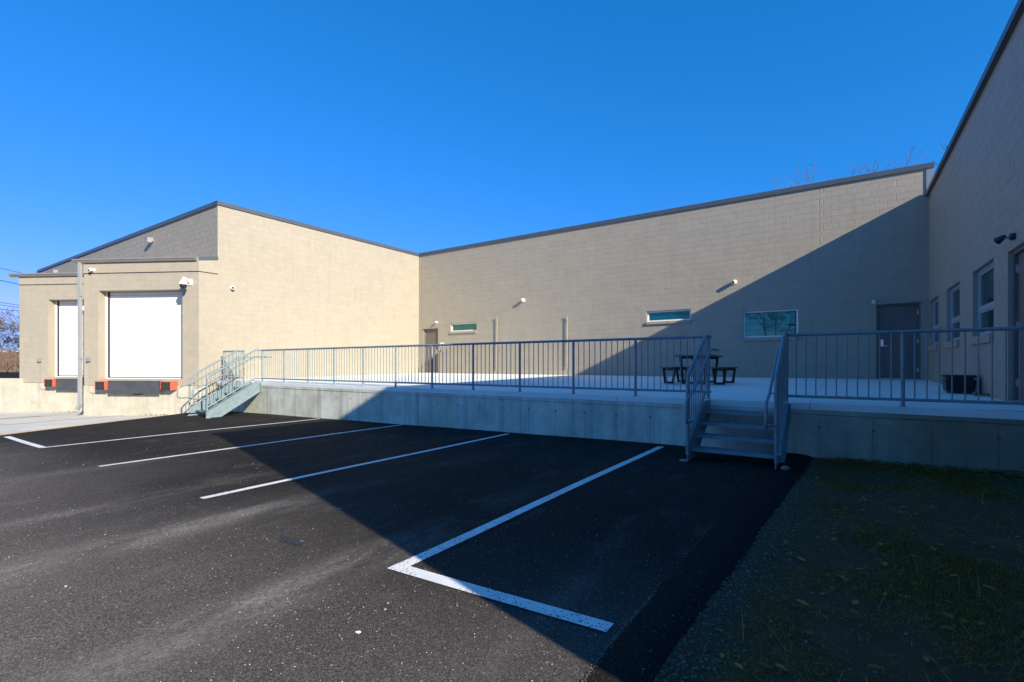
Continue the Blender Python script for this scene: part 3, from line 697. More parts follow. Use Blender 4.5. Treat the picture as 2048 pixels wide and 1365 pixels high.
# ------------------------------------------------------------------ guard rails
RR = .0242; PR = .0085
PICK = {}
def picket(parent, base, h):
    key = round(h, 3)
    if key not in PICK:
        o = MB().tube([Vector(base), Vector(base)+UP*h], PR, 6, False).build('picket', 'galvanised', parent, origin=base, smooth=True); PICK[key] = o; return o
    return copy_child(PICK[key], parent, base)
def guard(x0, x1, y, nbay, npick, ztop, zbot, zs, label, ends=(True, True)):
    t = thing('guard_rail', ((x0+x1)/2, y, zs), label, 'railing')
    MB().tube([(x0, y, ztop), (x1, y, ztop)], RR, 12).build('top_rail', 'galvanised', t, smooth=True)
    MB().tube([(x0, y, zbot), (x1, y, zbot)], .0205, 10).build('bottom_rail', 'galvanised', t, smooth=True)
    bay = (x1-x0)/nbay; p0 = None
    for k in range(nbay+1):
        x = x0+bay*k
        if (k == 0 and not ends[0]) or (k == nbay and not ends[1]): continue
        h = ztop-zs
        if p0 is None:
            p0 = MB().tube([(x, y, zs-.004), (x, y, ztop)], RR, 12).build('post', 'galvanised', t, origin=(x, y, zs), smooth=True)
            c0 = MB().lathe((x, y, zs), UP, [(-.003, .042), (.012, .042), (.016, .026)], 12).build('post_collar', 'galvanised', p0, smooth=True)
        else:
            p = copy_child(p0, t, (x, y, zs)); copy_child(c0, p, (x, y, zs))
    for k in range(nbay):
        for j in range(1, npick+1):
            picket(t, (x0+bay*k+bay*j/(npick+1), y, zbot), ztop-zbot)
    return t
ZR = .458
guard(-15.47, -1.83, YP+.055, 11, 10, ZR, -.452, ZPF, 'long galvanised picket railing along the platform edge between the two stairs')
guard(-.70, 1.79+1.245*.22, YP+.055, 2, 10, ZR-.012, -.478, ZPF-.008, 'galvanised picket railing on the platform edge right of the near stairs')
guard(-17.98, -16.62, YP+.055, 1, 11, ZR, -.452, ZPF, 'short galvanised railing piece between far stairs and the wing wall')

# ------------------------------------------------------------------ steel stairs
def stairs(x0, x1, yf, zg, nt, rise, run, label, tfront):
    t = thing('steel_stair', ((x0+x1)/2, yf, zg), label, 'stairs')
    yt = YP-.012
    slope = rise/run
    ztop_f = zg+.215
    ykn = min(yt-.12, yf+(ZPF-.01-ztop_f)/slope)
    sgn = {x0: 1, x1: -1}
    for x, s in ((x0, 1), (x1, -1)):
        w_ = .012*s
        yb2 = yt-(-.856-zg-.01)/slope*1.0
        yb2 = min(max(yf+.22, yt-((-.86)-(zg+.004))/slope), yt-.3)
        poly = [(x, yt, ZPF-.012), (x, ykn, ZPF-.012), (x, yf, ztop_f), (x, yf, zg+.004), (x, yb2, zg+.004), (x, yt, -.86)]
        st = MB().prism(poly, (w_, 0, 0)).build('stringer', 'galvanised', t)
        # channel flanges
        d = Vector((0, ykn-yf, ZPF-.012-ztop_f))
        fl = MB(); fl.prism([(x, yf, ztop_f), (x, ykn, ZPF-.012), (x, ykn, ZPF-.022), (x, yf, ztop_f-.010)], (-.055*s, 0, 0))
        fl.prism([(x, yb2, zg+.004), (x, yt, -.86), (x, yt, -.850), (x, yb2, zg+.014)], (-.055*s, 0, 0))
        fl.prism([(x, yt, -.86), (x, yt, ZPF-.013), (x, yt-.010, ZPF-.013), (x, yt-.010, -.86)], (-.06*s, 0, 0))
        fl.build('flange', 'galvanised', st)
        MB().box((x-.10*s, yf-.02, zg-.004), (x+.0*s-.001*s, yf+.09, zg+.010)).build('base_plate', 'galvanised', st)
    for i in range(nt):
        z = zg+rise*(i+1); y = tfront+run*i
        tr = MB(); xa, xb = x0+.013, x1-.013
        bars = 9
        for k in range(bars): tr.box((xa, y+.03+k*(run-.01)/bars, z-.032), (xb, y+.036+k*(run-.01)/bars, z-.003))
        for k in range(25):
            xx = xa+(xb-xa)*(k+.5)/25; tr.box((xx-.003, y+.03, z-.016), (xx+.003, y+run-.005, z-.004))
        td = tr.build('tread', 'galvanised', t)
        n_ = MB().box((xa, y, z-.042), (xb, y+.006, z)).box((xa, y+.006, z-.005), (xb, y+.045, z+.001)).box((xa, y+run-.008, z-.038), (xb, y+run-.002, z)).build('nosing', 'galvanised', td)
        for xx, s in ((xa, 1), (xb, -1)): MB().box((xx, y+.02, z-.075), (xx+.004*s, y+run-.02, z-.035)).box((xx+.004*s, y+.02, z-.042), (xx+.035*s, y+run-.02, z-.036)).build('tread_angle', 'galvanised', td)
    # side guards and handrails
    yp = yf+.03; ztop = ZR; zlow = zg+1.20
    yk = yp+(ztop-zlow)/slope
    yk = min(yk, YP-.02)
    for x, s in ((x0, 1), (x1, -1)):
        xx = x
        gd = MB().tube(fillet([(xx, yp, ztop_f-.12), (xx, yp, zlow), (xx, yk, ztop), (xx, YP+.055, ztop)], .06, 5), RR, 12).build('stair_guard', 'galvanised', t, smooth=True)
        za = ztop_f+.09
        yb_ = yp+(-.452-za)/slope
        MB().tube(fillet([(xx, yp, za), (xx, min(yb_, YP), min(-.452, za+(YP-yp)*slope)), (xx, YP+.055, -.452)], .04, 3), .0205, 10).build('lower_rail', 'galvanised', gd, smooth=True)
        npk = round((YP-yp)/.118)
        for k in range(1, npk+1):
            y = yp+(YP+.04-yp)*k/(npk+1)
            zb = min(za+(y-yp)*slope, -.452); zt = min(zlow+(y-yp)*slope, ztop)
            picket(gd, (xx, y, zb), zt-zb)
        if x == x1 and x1 > -1 or True:
            pass
        # handrail: inside the guard, returns at both ends
        xi = x+.075*s; dz = -.215
        y_e = yp-.36; z_e = zlow+dz-.36*slope*.55
        hr = MB().tube(fillet([(x+.0*s, yp, z_e-.30), (xi, yp-.02, z_e-.30), (xi, y_e, z_e-.30), (xi, y_e, z_e), (xi, yp, zlow+dz), (xi, yk, ztop+dz), (xi, YP+.34, ztop+dz), (x, YP+.36, ztop+dz)], .075, 6), .0195, 10).build('handrail', 'galvanised', t, smooth=True)
        for yy in (yp+.12, yk-.05, YP+.05):
            zz = zlow+dz+(yy-yp)*slope if yy < yk else ztop+dz
            MB().tube(fillet([(xi, yy, zz-.015), (xi, yy, zz-.075), (x, yy, zz-.075)], .03, 3), .008, 6).build('bracket', 'galvanised', hr, smooth=True)
    return t
stairs(-1.80, -.70, 7.02, -1.357, 4, .157, .282, 'near galvanised steel stairs up to the platform, beside the grass', 7.23)
stairs(-16.60, -15.47, 6.80, -1.578, 5, .168, .285, 'far sunlit galvanised steel stairs beside the loading docks', 6.98)

# ------------------------------------------------------------------ picnic table and benches
def bar(m, a, b, w_=.06, t_=.05):
    a, b = Vector(a), Vector(b); d = (b-a); s = Vector((0, 1, 0))*t_/2; n = d.normalized().cross(Vector((0, 1, 0))).normalized()*w_/2
    m.hexa([a-s-n, a+s-n, a+s+n, a-s+n], [b-s-n, b+s-n, b+s+n, b-s+n])
def frame(parent, cx, y, z0, top, wt, wb, cross):
    m = MB(); zt = z0+top
    bar(m, (cx-wt, y, zt), (cx-wb, y, z0+.03)); bar(m, (cx+wt, y, zt), (cx+wb, y, z0+.03))
    bar(m, (cx-wb-.03, y, z0+.027), (cx+wb+.03, y, z0+.027), .054); bar(m, (cx-wt, y, zt-.028), (cx+wt, y, zt-.028), .056)
    return m.build('leg_frame', 'black_steel', parent, bevel=.004)
TX, TY = -3.15, 13.55; tz = slab_z(TX, TY)+.002
tb = thing('picnic_table', (TX, TY, tz), 'dark steel picnic table with a brown plank top on the shaded platform', 'table')
for k in range(5):
    a = TX-.40+k*.161
    MB().box((a, TY-.92, tz+.705), (a+.156, TY+.92, tz+.742)).build('plank', 'wood', tb, bevel=.004)
for y in (TY-.62, TY+.62): frame(tb, TX, y, tz, .704, .33, .26, True)
MB().box((TX-.025, TY-.60, tz+.64), (TX+.025, TY+.60, tz+.69)).build('stretcher', 'black_steel', tb)
for cx, nm in ((TX-.62, 'left'), (TX+.62, 'right')):
    b_ = thing('bench', (cx, TY, tz), 'brown plank bench with black steel legs, %s of the picnic table' % nm, 'bench', 'benches at the picnic table')
    for k in range(2):
        a = cx-.165+k*.167
        MB().box((a, TY-.92, tz+.40), (a+.162, TY+.92, tz+.436)).build('plank', 'wood', b_, bevel=.004)
    for y in (TY-.62, TY+.62): frame(b_, cx, y, tz, .399, .145, .10, True)

# ------------------------------------------------------------------ black bin by the right wall
bz = slab_z(1.8, 12.2)+.002
bn = thing('plastic_bin', (1.80, 12.15, bz), 'black plastic bin with rounded lid on the platform by the right wall', 'bin')
MB().hexa([(1.60, 11.92, bz), (1.98, 11.92, bz), (1.98, 12.38, bz), (1.60, 12.38, bz)], [(1.575, 11.89, bz+.29), (2.0, 11.89, bz+.29), (2.0, 12.41, bz+.29), (1.575, 12.41, bz+.29)]).build('body', 'black_plastic', bn, bevel=.035, smooth=True)
MB().box((1.56, 11.875, bz+.285), (2.012, 12.425, bz+.335)).build('lid', 'black_plastic', bn, bevel=.02, smooth=True)
for k in range(5): MB().box((1.585+.0*k, 11.875, bz+.05+k*.045), (1.99, 11.902, bz+.062+k*.045)).build('rib', 'black_plastic', bn)
lf = MB()
for i in range(70):
    x = 2.03-abs(random.gauss(0, .09)); y = random.uniform(11.0, 11.8); s = random.uniform(.015, .04); z = slab_z(x, y)+random.uniform(.004, .05)
    a = random.uniform(0, 6.3); c_, s_ = math.cos(a)*s, math.sin(a)*s; h = random.uniform(-.01, .02)
    lf.quad((x-c_, y-s_, z), (x+s_*.5, y-c_*.5, z+h), (x+c_, y+s_, z+.006), (x-s_*.5, y+c_*.5, z-h*.3+.01))
tag(lf.build('leaf_pile', 'rust'), 'small heap of brown leaves beside the black bin', 'leaves', kind='stuff')

# ------------------------------------------------------------------ cameras and lamps on walls
def turret(loc, n, aim, label, cat='camera', r=.055):
    loc = Vector(loc); n = Vector(n).normalized(); aim = Vector(aim).normalized()
    t = thing('security_camera', loc, label, cat, 'white security cameras on the walls')
    MB().lathe(loc, n, [(0, r*1.05), (.03, r*1.05), (.035, r*.8)], 16).build('base', 'white_plastic', t, smooth=True)
    c = loc+n*.085
    bd = MB().lathe(c, aim, [(-.05, r*.45), (-.035, r*.85), (.0, r), (.06, r), (.085, r*.92)], 16).build('body', 'white_plastic', t, smooth=True)
    MB().lathe(c+aim*.086, aim, [(-.005, r*.62), (.004, r*.58), (.006, .01)], 14).build('lens', 'dark_glass', bd, smooth=True)
    return t
turret((-11.84, YB-.001, 2.88), (0, -1, 0), (-.35, -.85, -.28), 'white camera on the back wall above and between the two beige pipes', r=.075)
turret((-3.10, YB-.001, 2.87), (0, -1, 0), (-.35, -.85, -.28), 'white camera on the back wall above the two right-hand windows, near the shadow edge', r=.07)
turret((XW+.001, 8.95, 2.79), (1, 0, 0), (.8, -.45, -.25), 'round white dome camera on the sunlit wing wall', r=.065)
o, u, inn, up = F1
turret(o+u*.40+up*3.33-inn*.018, -inn, (-inn*.8-u*.25-up*.3), 'white bullet camera on the dock header next to the downspout', r=.06)
def small_lamp(x, z, label):
    t = thing('wall_lamp', (x, YB, z), label, 'lamp')
    MB().lathe((x, YB-.001, z), (0, -1, 0), [(0, .045), (.025, .045), (.03, .02), (.08, .02)], 12).build('base', 'white_plastic', t, smooth=True)
    MB().lathe((x, YB-.075, z+.02), (0, -.6, -.8), [(-.03, .02), (.0, .05), (.07, .062), (.075, .03)], 14).build('lamp_head', 'white_plastic', t, smooth=True)
small_lamp(-17.08, 2.155, 'small white lamp over the far door by the inner corner'); small_lamp(.79, 1.90, 'small white lamp by the shaded right-hand door')
rd = thing('card_reader', (-16.86, YB, .72), 'small black card reader beside the far door', 'card reader')
MB().box((-16.91, YB-.03, .64), (-16.83, YB-.001, .80)).build('body', 'black_plastic', rd, bevel=.006)
MB().box((-16.90, YB-.033, .72), (-16.84, YB-.029, .78)).build('key_pad', 'lens_clear', rd)
sg = thing('door_notice', (-16.75, YB, 1.05), 'small white notice plate on the wall right of the far door', 'sign')
MB().box((-16.9, YB-.012, .98), (-16.62, YB-.002, 1.10)).build('plate', 'white_plastic', sg)
# ptz camera at the nearer dock
pp = o+u*(4.366-.30)+up*2.86-inn*.002
pt = thing('dome_camera', pp, 'large white dome camera on an arm at the corner of the nearer dock', 'camera')
MB().fbox((pp, u, inn, up), (-.08, -.04, -.13), (.08, 0, .09)).build('mount', 'white_plastic', pt, bevel=.012)
hd = pp-inn*.34+up*.02
MB().tube(fillet([pp-inn*.02+up*-.06, pp-inn*.2+up*.06, hd+up*.06, hd+up*-.02], .06), .035, 10).build('arm', 'white_plastic', pt, smooth=True)
MB().lathe(hd, -UP, [(-.02, .04), (.02, .06), (.07, .10), (.13, .125), (.17, .13), (.172, .10)], 18).build('hood', 'white_plastic', pt, smooth=True)
dm = MB().lathe(hd+UP*-.172, -UP, [(0, .105), (.06, .105), (.10, .09), (.135, .05), (.145, .01)], 18).build('dome', 'black_plastic', pt, smooth=True)
MB().lathe(hd+UP*-.23-inn*.085, -inn, [(0, .035), (.028, .035), (.03, .01)], 12).build('lens', 'dark_glass', dm, smooth=True)
# flood lamp on the wing end wall, small one further left
def gable_lamp(x, z, label, s=1.0):
    t = thing('flood_lamp', (x, YW, z), label, 'lamp')
    MB().box((x-.10*s, YW-.05, z-.10*s), (x+.12*s, YW-.001, z+.12*s)).build('back_box', 'grey_box', t, bevel=.01)
    MB().hexa([(x-.13*s, YW-.30*s, z-.04*s), (x+.13*s, YW-.30*s, z-.04*s), (x+.13*s, YW-.05, z-.15*s), (x-.13*s, YW-.05, z-.15*s)], [(x-.15*s, YW-.33*s, z+.10*s), (x+.15*s, YW-.33*s, z+.10*s), (x+.15*s, YW-.05, z+.13*s), (x-.15*s, YW-.05, z+.13*s)]).build('housing', 'grey_box', t, bevel=.01)
    MB().hexa([(x-.11*s, YW-.31*s, z-.06*s), (x+.11*s, YW-.31*s, z-.06*s), (x+.11*s, YW-.08, z-.165*s), (x-.11*s, YW-.08, z-.165*s)], [(x-.11*s, YW-.29*s, z-.03*s), (x+.11*s, YW-.29*s, z-.03*s), (x+.11*s, YW-.07, z-.13*s), (x-.11*s, YW-.07, z-.13*s)]).build('lens', 'lens_clear', t)
gable_lamp(-23.98, 5.22, 'grey flood lamp high on the wing end wall above the nearer dock', .72)
gable_lamp(-37.1, 5.30, 'tiny grey lamp low over the farther dock gutter', .7)
# black flood lamp on the right building
fl = thing('flood_lamp', (XR_, 9.97, 1.86), 'black flood lamp above the right building door', 'lamp')
q = Vector((XR_, 9.90, 1.85))
MB().lathe(q, (-1, 0, 0), [(0, .05), (.05, .05), (.06, .042), (.063, .01)], 16).build('base', 'black_plastic', fl, smooth=True)
MB().tube(fillet([q+Vector((-.05, .01, 0)), q+Vector((-.085, .05, -.005)), q+Vector((-.10, .12, .02))], .03), .012, 8).build('arm', 'black_plastic', fl, smooth=True)
hd = q+Vector((-.10, .13, .03)); ax = Vector((-.50, .75, -.34)).normalized()
h_ = MB().lathe(hd, ax, [(-.03, .018), (-.01, .036), (.05, .044), (.09, .058), (.094, .05)], 16).build('lamp_head', 'black_plastic', fl, smooth=True)
MB().lathe(hd+ax*.09, ax, [(0, .048), (.008, .035), (.010, .01)], 14).build('lens', 'lens_clear', h_, smooth=True)
# two upright beige vent pipes on the back wall
for x, z0, z1, lb in ((-13.30, -.22, 2.20, 'beige pipe standing on the back wall nearer the inner corner'), (-9.63, -.14, 2.05, 'beige pipe standing on the back wall nearer the middle window')):
    t = thing('vent_pipe', (x, YB, z0), lb, 'pipe', 'upright pipes on the back wall')
    MB().tube(fillet([(x, YB-.06, z0), (x+.015, YB-.06, z1-.10), (x+.02, YB-.065, z1), (x+.03, YB-.10, z1+.02)], .04), .021, 10).build('pipe', 'painted_block', t, smooth=True)
    for z in (z0+.15, (z0+z1)/2, z1-.2): MB().box((x-.03, YB-.065, z), (x+.04, YB-.001, z+.02)).build('clamp', 'painted_block', t)

# ------------------------------------------------------------------ bare trees
def bare_tree(name, base, height, seed, label, material='bark', depth=7, spread=.55, trunk=.16, group=None, first=.3, rmin=.009):
    rg = random.Random(seed); t = thing(name, base, label, 'tree', group); base = Vector(base)
    tm_, cm = MB(), MB()
    def grow(p, d, L, r, lev):
        m = tm_ if lev <= 1 else cm
        n = 3 if lev < 3 else 2; pts = [p]; rs = [r]
        for k in range(n):
            d = (d+Vector((rg.gauss(0, .13), rg.gauss(0, .13), rg.gauss(0, .08)+.04))).normalized(); p = p+d*L/n; pts.append(p); rs.append(max(rmin, r*(1-.42*(k+1)/n)))
        m.tube(pts, rs, 6 if lev < 2 else 3, False)
        if lev >= depth: return
        kids = 3 if lev < depth-2 else rg.choice((2, 3, 3))
        for k in range(kids):
            at = pts[-1] if k == 0 else pts[rg.randrange(max(1, len(pts)//2), len(pts))]
            ax = d.orthogonal().normalized(); ax = (Matrix.Rotation(rg.uniform(0, 6.28), 3, d) @ ax)
            ang = rg.uniform(.12, .35) if k == 0 else rg.uniform(.45, .95)*spread*1.6
            nd = (d*math.cos(ang)+ax*math.sin(ang)).normalized()
            grow(at, nd, L*rg.uniform(.62, .84), rs[-1]*(.86 if k == 0 else .6), lev+1)
    grow(base, Vector((rg.gauss(0, .05), rg.gauss(0, .05), 1)).normalized(), height*first, trunk, 0)
    zs_ = height/(max(v.z for v in cm.v)-base.z)
    tp = max(cm.v, key=lambda v: v.z); off = (tp-base); off.z = 0; hz = tp.z-base.z
    for m in (tm_, cm): m.v = [base+(v-base-off*((v.z-base.z)/hz))*zs_ for v in m.v]
    tm_.build('trunk', material, t, smooth=True); cm.build('crown', material, t)
    return t
def cpt(px, d, z):       # a point at depth d under image column px
    r = (px-1024)/974.3; s, c = math.sin(R(34.137)), math.cos(R(34.137)); return Vector((d*(-s+r*c), d*(c+r*s), z))
bare_tree('bare_tree', cpt(44, 42, -.7), 6.0, 11, 'bare winter tree close behind the left corner of the farther dock', 'bark', 7, .6, .17, 'bare trees beyond the upper lot', .26)
bare_tree('bare_tree', cpt(2, 40, -.7), 4.6, 23, 'small spreading bare tree at the left edge of the picture', 'bark', 7, .65, .13, 'bare trees beyond the upper lot', .24)
bare_tree('bare_tree', cpt(1630, 48, -.6), 21.2, 41, 'bare treetop rising over the back wall roofline, left one of the pair', 'bark_red', 7, .6, .3, 'bare treetops behind the roof', .26, .014)
bare_tree('bare_tree', cpt(1690, 50, -.6), 20.1, 58, 'small bare treetop just right of the larger one over the roofline', 'bark_red', 7, .5, .3, 'bare treetops behind the roof', .26, .014)
bare_tree('bare_tree', cpt(1935, 46, -.6), 22.6, 77, 'bare treetop at the notch where the two roofs meet', 'bark', 7, .34, .3, 'bare treetops behind the roof', .26, .014)
# behind the camera: trees and a utility pole seen mirrored in the shaded window
bare_tree('bare_tree', (-5.4, -15, -1.4), 9.5, 3, 'bare tree across the lot mirrored in the large shaded window', 'bark', 7, .6, .22, 'trees across the lot', .30)
bare_tree('bare_tree', (-8.6, -19, -1.4), 10.5, 9, 'taller bare tree across the lot mirrored in the large shaded window', 'bark', 7, .6, .24, 'trees across the lot', .28)
up1 = thing('utility_pole', (-3.6, -17, -1.4), 'wooden utility pole across the lot mirrored in the large shaded window', 'pole')
MB().tube([(-3.6, -17, -1.5), (-3.6, -17, 9)], [.16, .12], 10).build('pole', 'pole_wood', up1, smooth=True)
MB().box((-4.8, -17.1, 7.9), (-2.4, -16.98, 8.05)).build('crossarm', 'pole_wood', up1)
MB().box((-4.3, -17.1, 3.75), (-2.9, -16.98, 3.9)).build('arm', 'pole_wood', up1)
for z in (3.3, 3.9, 4.5, 5.1, 5.6):
    m = MB(); m.tube([(-40, -17.2, z+1.2), (-3.6, -17.1, z), (40, -17.2, z+1.0)], .018, 4); tag(m.build('power_line', 'wire_black'), 'overhead wire %s mirrored in the shaded window' % {3.3: 'lowest', 3.9: 'second lowest', 4.5: 'middle', 5.1: 'second highest', 5.6: 'highest'}[z], 'wire', 'wires across the lot')
# brush, low brick building and wires at far left
br = MB(); rg = random.Random(4); lf_t = []
for i in range(5200):
    px = rg.uniform(-330, 130); d = rg.uniform(37.5, 43.5); p = cpt(px, d, -.62); L = rg.uniform(.5, 2.0)*(1.0 if d > 39 else .75); a = rg.uniform(0, 6.28); ln = rg.uniform(0, .7)
    q = p+Vector((math.cos(a)*ln*L, math.sin(a)*ln*L, L)); mdp = p.lerp(q, .5)+Vector((rg.gauss(0, .08), rg.gauss(0, .08), 0))
    br.tube([p, mdp, q], [.016, .011, .004], 3, False)
    for k in range(2):
        s_ = p.lerp(q, rg.uniform(.4, .9)); e = s_+Vector((rg.gauss(0, .25), rg.gauss(0, .25), rg.uniform(.1, .5))); br.tube([s_, e], [.008, .003], 3, False)
tag(br.build('brush', 'bark_red'), 'band of brown winter brush beyond the upper lot', 'brush', kind='stuff')
hb = thing('far_building', cpt(-60, 60, -.6), 'low brown brick building far off at the left edge', 'building')
c0 = cpt(-60, 60, -.6); Fh = (c0, Vector((math.cos(R(34)), math.sin(R(34)), 0)), CAMF, UP)
MB().fbox(Fh, (-14, 0, 0), (6.0, 10, 2.1)).build('wall', 'brown_brick', hb)
MB().fbox(Fh, (-14.2, -.2, 2.1), (6.2, 10.2, 2.3)).build('roof_edge', 'beige_pipe', hb)
wires = [(536.5, 546), (561, 569.5), (605, 611.5), (610, 616.5), (619, 622.5)]
pa, pb = cpt(-160, 34, 0), cpt(170, 58, 0)
pl = thing('utility_pole', (pa.x, pa.y, -.6), 'wooden utility pole left of the edge of view carrying the wires', 'pole')
MB().tube([(pa.x, pa.y, -.6), (pa.x, pa.y, 9.2)], [.16, .11], 10).build('pole', 'pole_wood', pl, smooth=True)
for i, (y0, y1) in enumerate(wires):
    def zat(px, d): return (729.4-(y0+(y1-y0)*px/40))*d/974.3
    # straight wire between the two poles; its depth at image columns 0 and 40 follows from the two ends
    def dep(px):
        r = (px-1024)/974.3; best = None
        for k in range(2001):
            t = k/2000; q = pa.lerp(pb, t); dd = q.dot(CAMF); rr = (q.x*math.cos(R(34.137))+q.y*math.sin(R(34.137)))/dd
            if best is None or abs(rr-r) < best[0]: best = (abs(rr-r), t, dd)
        return best[1], best[2]
    t0, d0 = dep(0); t1, d1_ = dep(40); z0_, z1_ = zat(0, d0), zat(40, d1_); m_ = (z1_-z0_)/(t1-t0)
    za, zb = z0_-m_*t0, z1_+m_*(1-t1)
    a, b = Vector((pa.x, pa.y, za)), Vector((pb.x, pb.y, zb))
    m = MB().tube([a, b], .022 if i != 1 else .03, 5)
    tag(m.build('power_line', 'wire_black'), '%s of the overhead wires left of the farther dock' % ('topmost', 'second from the top', 'middle one', 'second from the bottom', 'lowest')[i], 'wire', 'wires at the left edge')

# ------------------------------------------------------------------ grass, gravel, leaves, stones, litter
def tinted(name, verts, faces, cols, material, label, cat):
    me = bpy.data.meshes.new(name); me.from_pydata(verts, [], faces)
    at = me.color_attributes.new('tint', 'FLOAT_COLOR', 'POINT'); at.data.foreach_set('color', np.asarray(cols, dtype=np.float32).ravel())
    me.materials.append(MATS[material]); o = bpy.data.objects.new(name, me); link(o, None, (0, 0, 0)); return tag(o, label, cat, kind='stuff')
def dz_(x, y): return gz(x, y)-.028+.006*(math.sin(x*1.7+y*.9)+math.sin(y*1.3-x*.6))
from mathutils import noise as mn
V, Fc, C = [], [], []
def blade(x, y, z, h, lean, wd, col):
    a = random.uniform(0, 6.28); dx, dy = math.cos(a), math.sin(a); px_, py_ = -dy*wd, dx*wd; i = len(V)
    m_ = (x+dx*lean*.35, y+dy*lean*.35, z+h*.62); e = (x+dx*lean, y+dy*lean, z+h)
    V.extend([(x-px_, y-py_, z-.005), (x+px_, y+py_, z-.005), (m_[0]+px_*.8, m_[1]+py_*.8, m_[2]), (m_[0]-px_*.8, m_[1]-py_*.8, m_[2]), e])
    Fc.extend([(i, i+1, i+2, i+3), (i+3, i+2, i+4)]); C.extend([(*col, 1)]*5)
cnt = 0
while cnt < 62000:
    y = 1.2+7.2*random.random()**1.0; x = random.uniform(-.45, 2.05)
    if x < edge_x(y)+.16: continue
    if random.random() > 1 and y > 6: continue
    g = mn.fractal((x*1.3+4, y*1.1, 2.2), .6, 2.0, 4)
    dist = x-edge_x(y)
    den = max(.035, min(1, .22+g*1.7))*min(1, .10+dist*1.1)
    if y > 7.9: den = max(den, .5)
    if random.random() > den: continue
    z = dz_(x, y); cnt += 1
    if random.random() < .52+.3*(g < 0):
        k = random.uniform(.6, 1.2); col = (.48*k, .22*k, .034*k); h = random.uniform(.002, .022); lean = random.uniform(.015, .09)
    else:
        k = random.uniform(.55, 1.25); col = (.15*k, .085*k, .005*k); h = random.uniform(.010, .045)*(1+.8*max(0, g)); lean = random.uniform(.004, .035)
    if y > 8.1 and random.random() < .05: h *= 2.6
    blade(x, y, z, h, lean, random.uniform(.0006, .0016), col)
for i in range(420):   # long dead stems lying on the turf
    y = random.uniform(1.6, 8.1); x = random.uniform(edge_x(y)+.15, 2.0); z = dz_(x, y)
    k = random.uniform(.8, 1.3); blade(x, y, z+.01, random.uniform(.0, .09), random.uniform(.12, .38), .0013, (.40*k, .25*k, .085*k))
tinted('grass', V, Fc, C, 'blades', 'patchy winter grass and dead straw on the shaded strip', 'grass')
V, Fc, C = [], [], []
ico = bmesh.new(); bmesh.ops.create_icosphere(ico, subdivisions=1, radius=1); iv = [v.co.copy() for v in ico.verts]; iff = [tuple(v.index for v in f.verts) for f in ico.faces]; ico.free()
def stone(x, y, z, s, col, flat=.6):
    i = len(V); a = random.uniform(0, 6.28); c_, s_ = math.cos(a), math.sin(a); e = random.uniform(.6, 1.0)
    for v in iv:
        k = random.uniform(.75, 1.15); p = v*s*k; p.y *= e; p.z *= flat
        V.append((x+p.x*c_-p.y*s_, y+p.x*s_+p.y*c_, z+p.z))
    Fc.extend([tuple(i+q for q in f) for f in iff]); C.extend([(*col, 1)]*len(iv))
for i in range(9000):
    y = .3+8*random.random()**1.35; x = edge_x(y)+.005+abs(random.gauss(0, .15)); s = random.choice((.002, .003, .003, .004, .005, .007, .011))*random.uniform(.7, 1.2)
    if x > 1.9: continue
    k = random.uniform(.5, 1.35); stone(x, y, dz_(x, y)+s*.2, s, (.15*k, .115*k, .08*k))
for i in range(420):
    y = random.uniform(.8, 8.2); x = random.uniform(edge_x(y), 2.0); s = random.uniform(.004, .014); k = random.uniform(.6, 1.4); stone(x, y, dz_(x, y)+s*.3, s, (.20*k, .165*k, .125*k))
tinted('gravel', V, Fc, C, 'pebbles', 'grey gravel scattered along the ragged asphalt edge', 'gravel')
V, Fc, C = [], [], []
for i in range(4200):    # loose grit and chips on the asphalt
    y = .3+8.0*random.random()**1.6; x = random.uniform(-11, -.75) if random.random() < .7 else random.uniform(-2.6, -.7); s = random.uniform(.0016, .0042) if random.random() < .985 else random.uniform(.005, .009)
    k = random.uniform(.7, 1.4); stone(x, y, gz(x, y)+s*.5, s, (.36*k, .33*k, .29*k), .7)
tinted('loose_grit', V, Fc, C, 'pebbles', 'pale loose grit sprinkled over the asphalt', 'grit')
V, Fc, C = [], [], []
def leaf(x, y, z, s, col):
    i = len(V); a = random.uniform(0, 6.28); c_, s_ = math.cos(a), math.sin(a); n_ = 7
    P = [(0, -1), (.45, -.55), (.5, .1), (.22, .55), (0, 1), (-.25, .5), (-.55, .05), (-.4, -.6)]; cu = random.uniform(.1, .5)
    for (u_, v_) in P:
        q = (u_*s*.8, v_*s); V.append((x+q[0]*c_-q[1]*s_, y+q[0]*s_+q[1]*c_, z+cu*abs(u_)*s+.12*s*v_*v_+.003))
    V.append((x, y, z+.002)); m_ = i+8
    for k in range(8): Fc.append((i+k, i+(k+1) % 8, m_))
    C.extend([(*col, 1)]*9)
for i in range(700):
    if i < 430: y = 8.38-abs(random.gauss(0, .22)); x = random.uniform(-.2, 2.0)
    else: y = random.uniform(2, 8.2); x = random.uniform(edge_x(y)+.1, 2.0)
    k = random.uniform(.5, 1.3); leaf(x, y, dz_(x, y)+random.uniform(.004, .04), random.uniform(.018, .045), (.36*k, .16*k, .045*k))
for i in range(46):
    y = random.uniform(3.5, 8.3); x = random.uniform(-15, -2); k = random.uniform(.6, 1.4); leaf(x, y, gz(x, y)+.004, random.uniform(.018, .038), (.19*k, .12*k, .065*k))
for x, y in ((-2.4, 8.2), (-2.2, 8.0), (-2.1, 8.15), (-1.3, 7.1), (-14.9, 7.6), (-14.4, 8.0), (-13.8, 7.9), (-5.4, 7.2), (-4.2, 6.2), (-3.3, 5.4)): leaf(x, y, gz(x, y)+.004, .035, (.24, .15, .08))
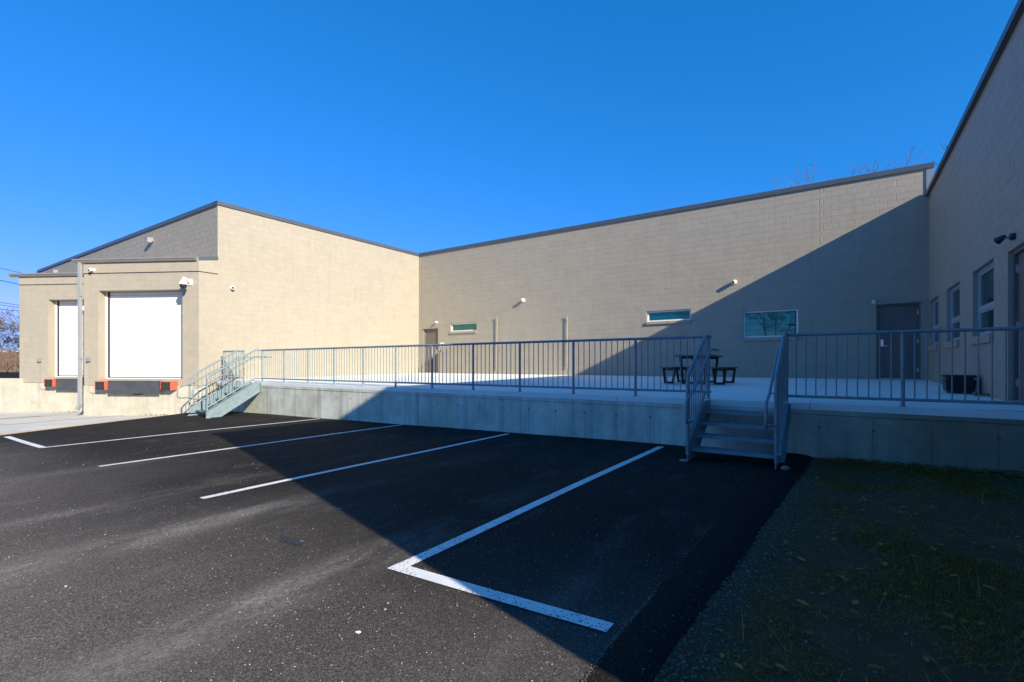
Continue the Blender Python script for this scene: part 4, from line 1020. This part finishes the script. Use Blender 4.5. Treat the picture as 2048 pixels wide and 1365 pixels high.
tinted('fallen_leaves', V, Fc, C, 'pebbles', 'dry brown leaves lying on the turf and asphalt', 'leaves')
def rock(x, y, z, s, label, mt='rock'):
    m = MB(); rg_ = random.Random(int(x*100)); bm_ = bmesh.new(); bmesh.ops.create_icosphere(bm_, subdivisions=2, radius=s)
    for v in bm_.verts: v.co *= 1+.25*mn.noise(v.co*9/s*.1+Vector((x, y, 0))); v.co.z *= .7
    m.v = [v.co+Vector((x, y, z+s*.45)) for v in bm_.verts]; m.f = [tuple(v.index for v in f.verts) for f in bm_.faces]; bm_.free()
    return tag(m.build('rock', mt, origin=(x, y, z), smooth=True), label, 'rock')
rock(-.60, 7.06, gz(-.6, 7.06), .055, 'fist sized brown rock at the foot of the near stairs')
rock(-2.12, 1.86, gz(-2.12, 1.86), .008, 'pale pebble lying on the asphalt near the white corner line')

# tar blob and scrap of litter on the asphalt
def patch(name, cx, cy, rx, ry, h, material, label, cat, seed):
    rg_ = random.Random(seed); n_ = 22; m = MB(); top = []; bot = []
    for k in range(n_):
        a = 2*math.pi*k/n_; q = 1+rg_.uniform(-.35, .25); x = cx+math.cos(a)*rx*q; y = cy+math.sin(a)*ry*q
        bot.append((x, y, gz(x, y)-.004)); top.append((cx+(x-cx)*.9, cy+(y-cy)*.9, gz(x, y)+h*rg_.uniform(.6, 1.2)))
    m.hexa(bot, top); return tag(m.build(name, material, origin=(cx, cy, gz(cx, cy))), label, cat)
patch('tar_patch', -3.60, 2.21, .16, .05, .008, 'seal_black', 'small black tar blob on the sunlit asphalt', 'tar', 5)
lt = MB(); lz = gz(-2.05, 1.62)+.004
lt.hexa([(-2.062, 1.61, lz), (-2.038, 1.612, lz), (-2.036, 1.628, lz), (-2.06, 1.626, lz)], [(-2.06, 1.611, lz+.006), (-2.04, 1.613, lz+.003), (-2.04, 1.626, lz+.009), (-2.058, 1.624, lz+.004)])
tag(lt.build('litter_scrap', 'beige_pipe', origin=(-2.05, 1.62, lz)), 'crumpled pale scrap of litter on the near asphalt', 'litter')
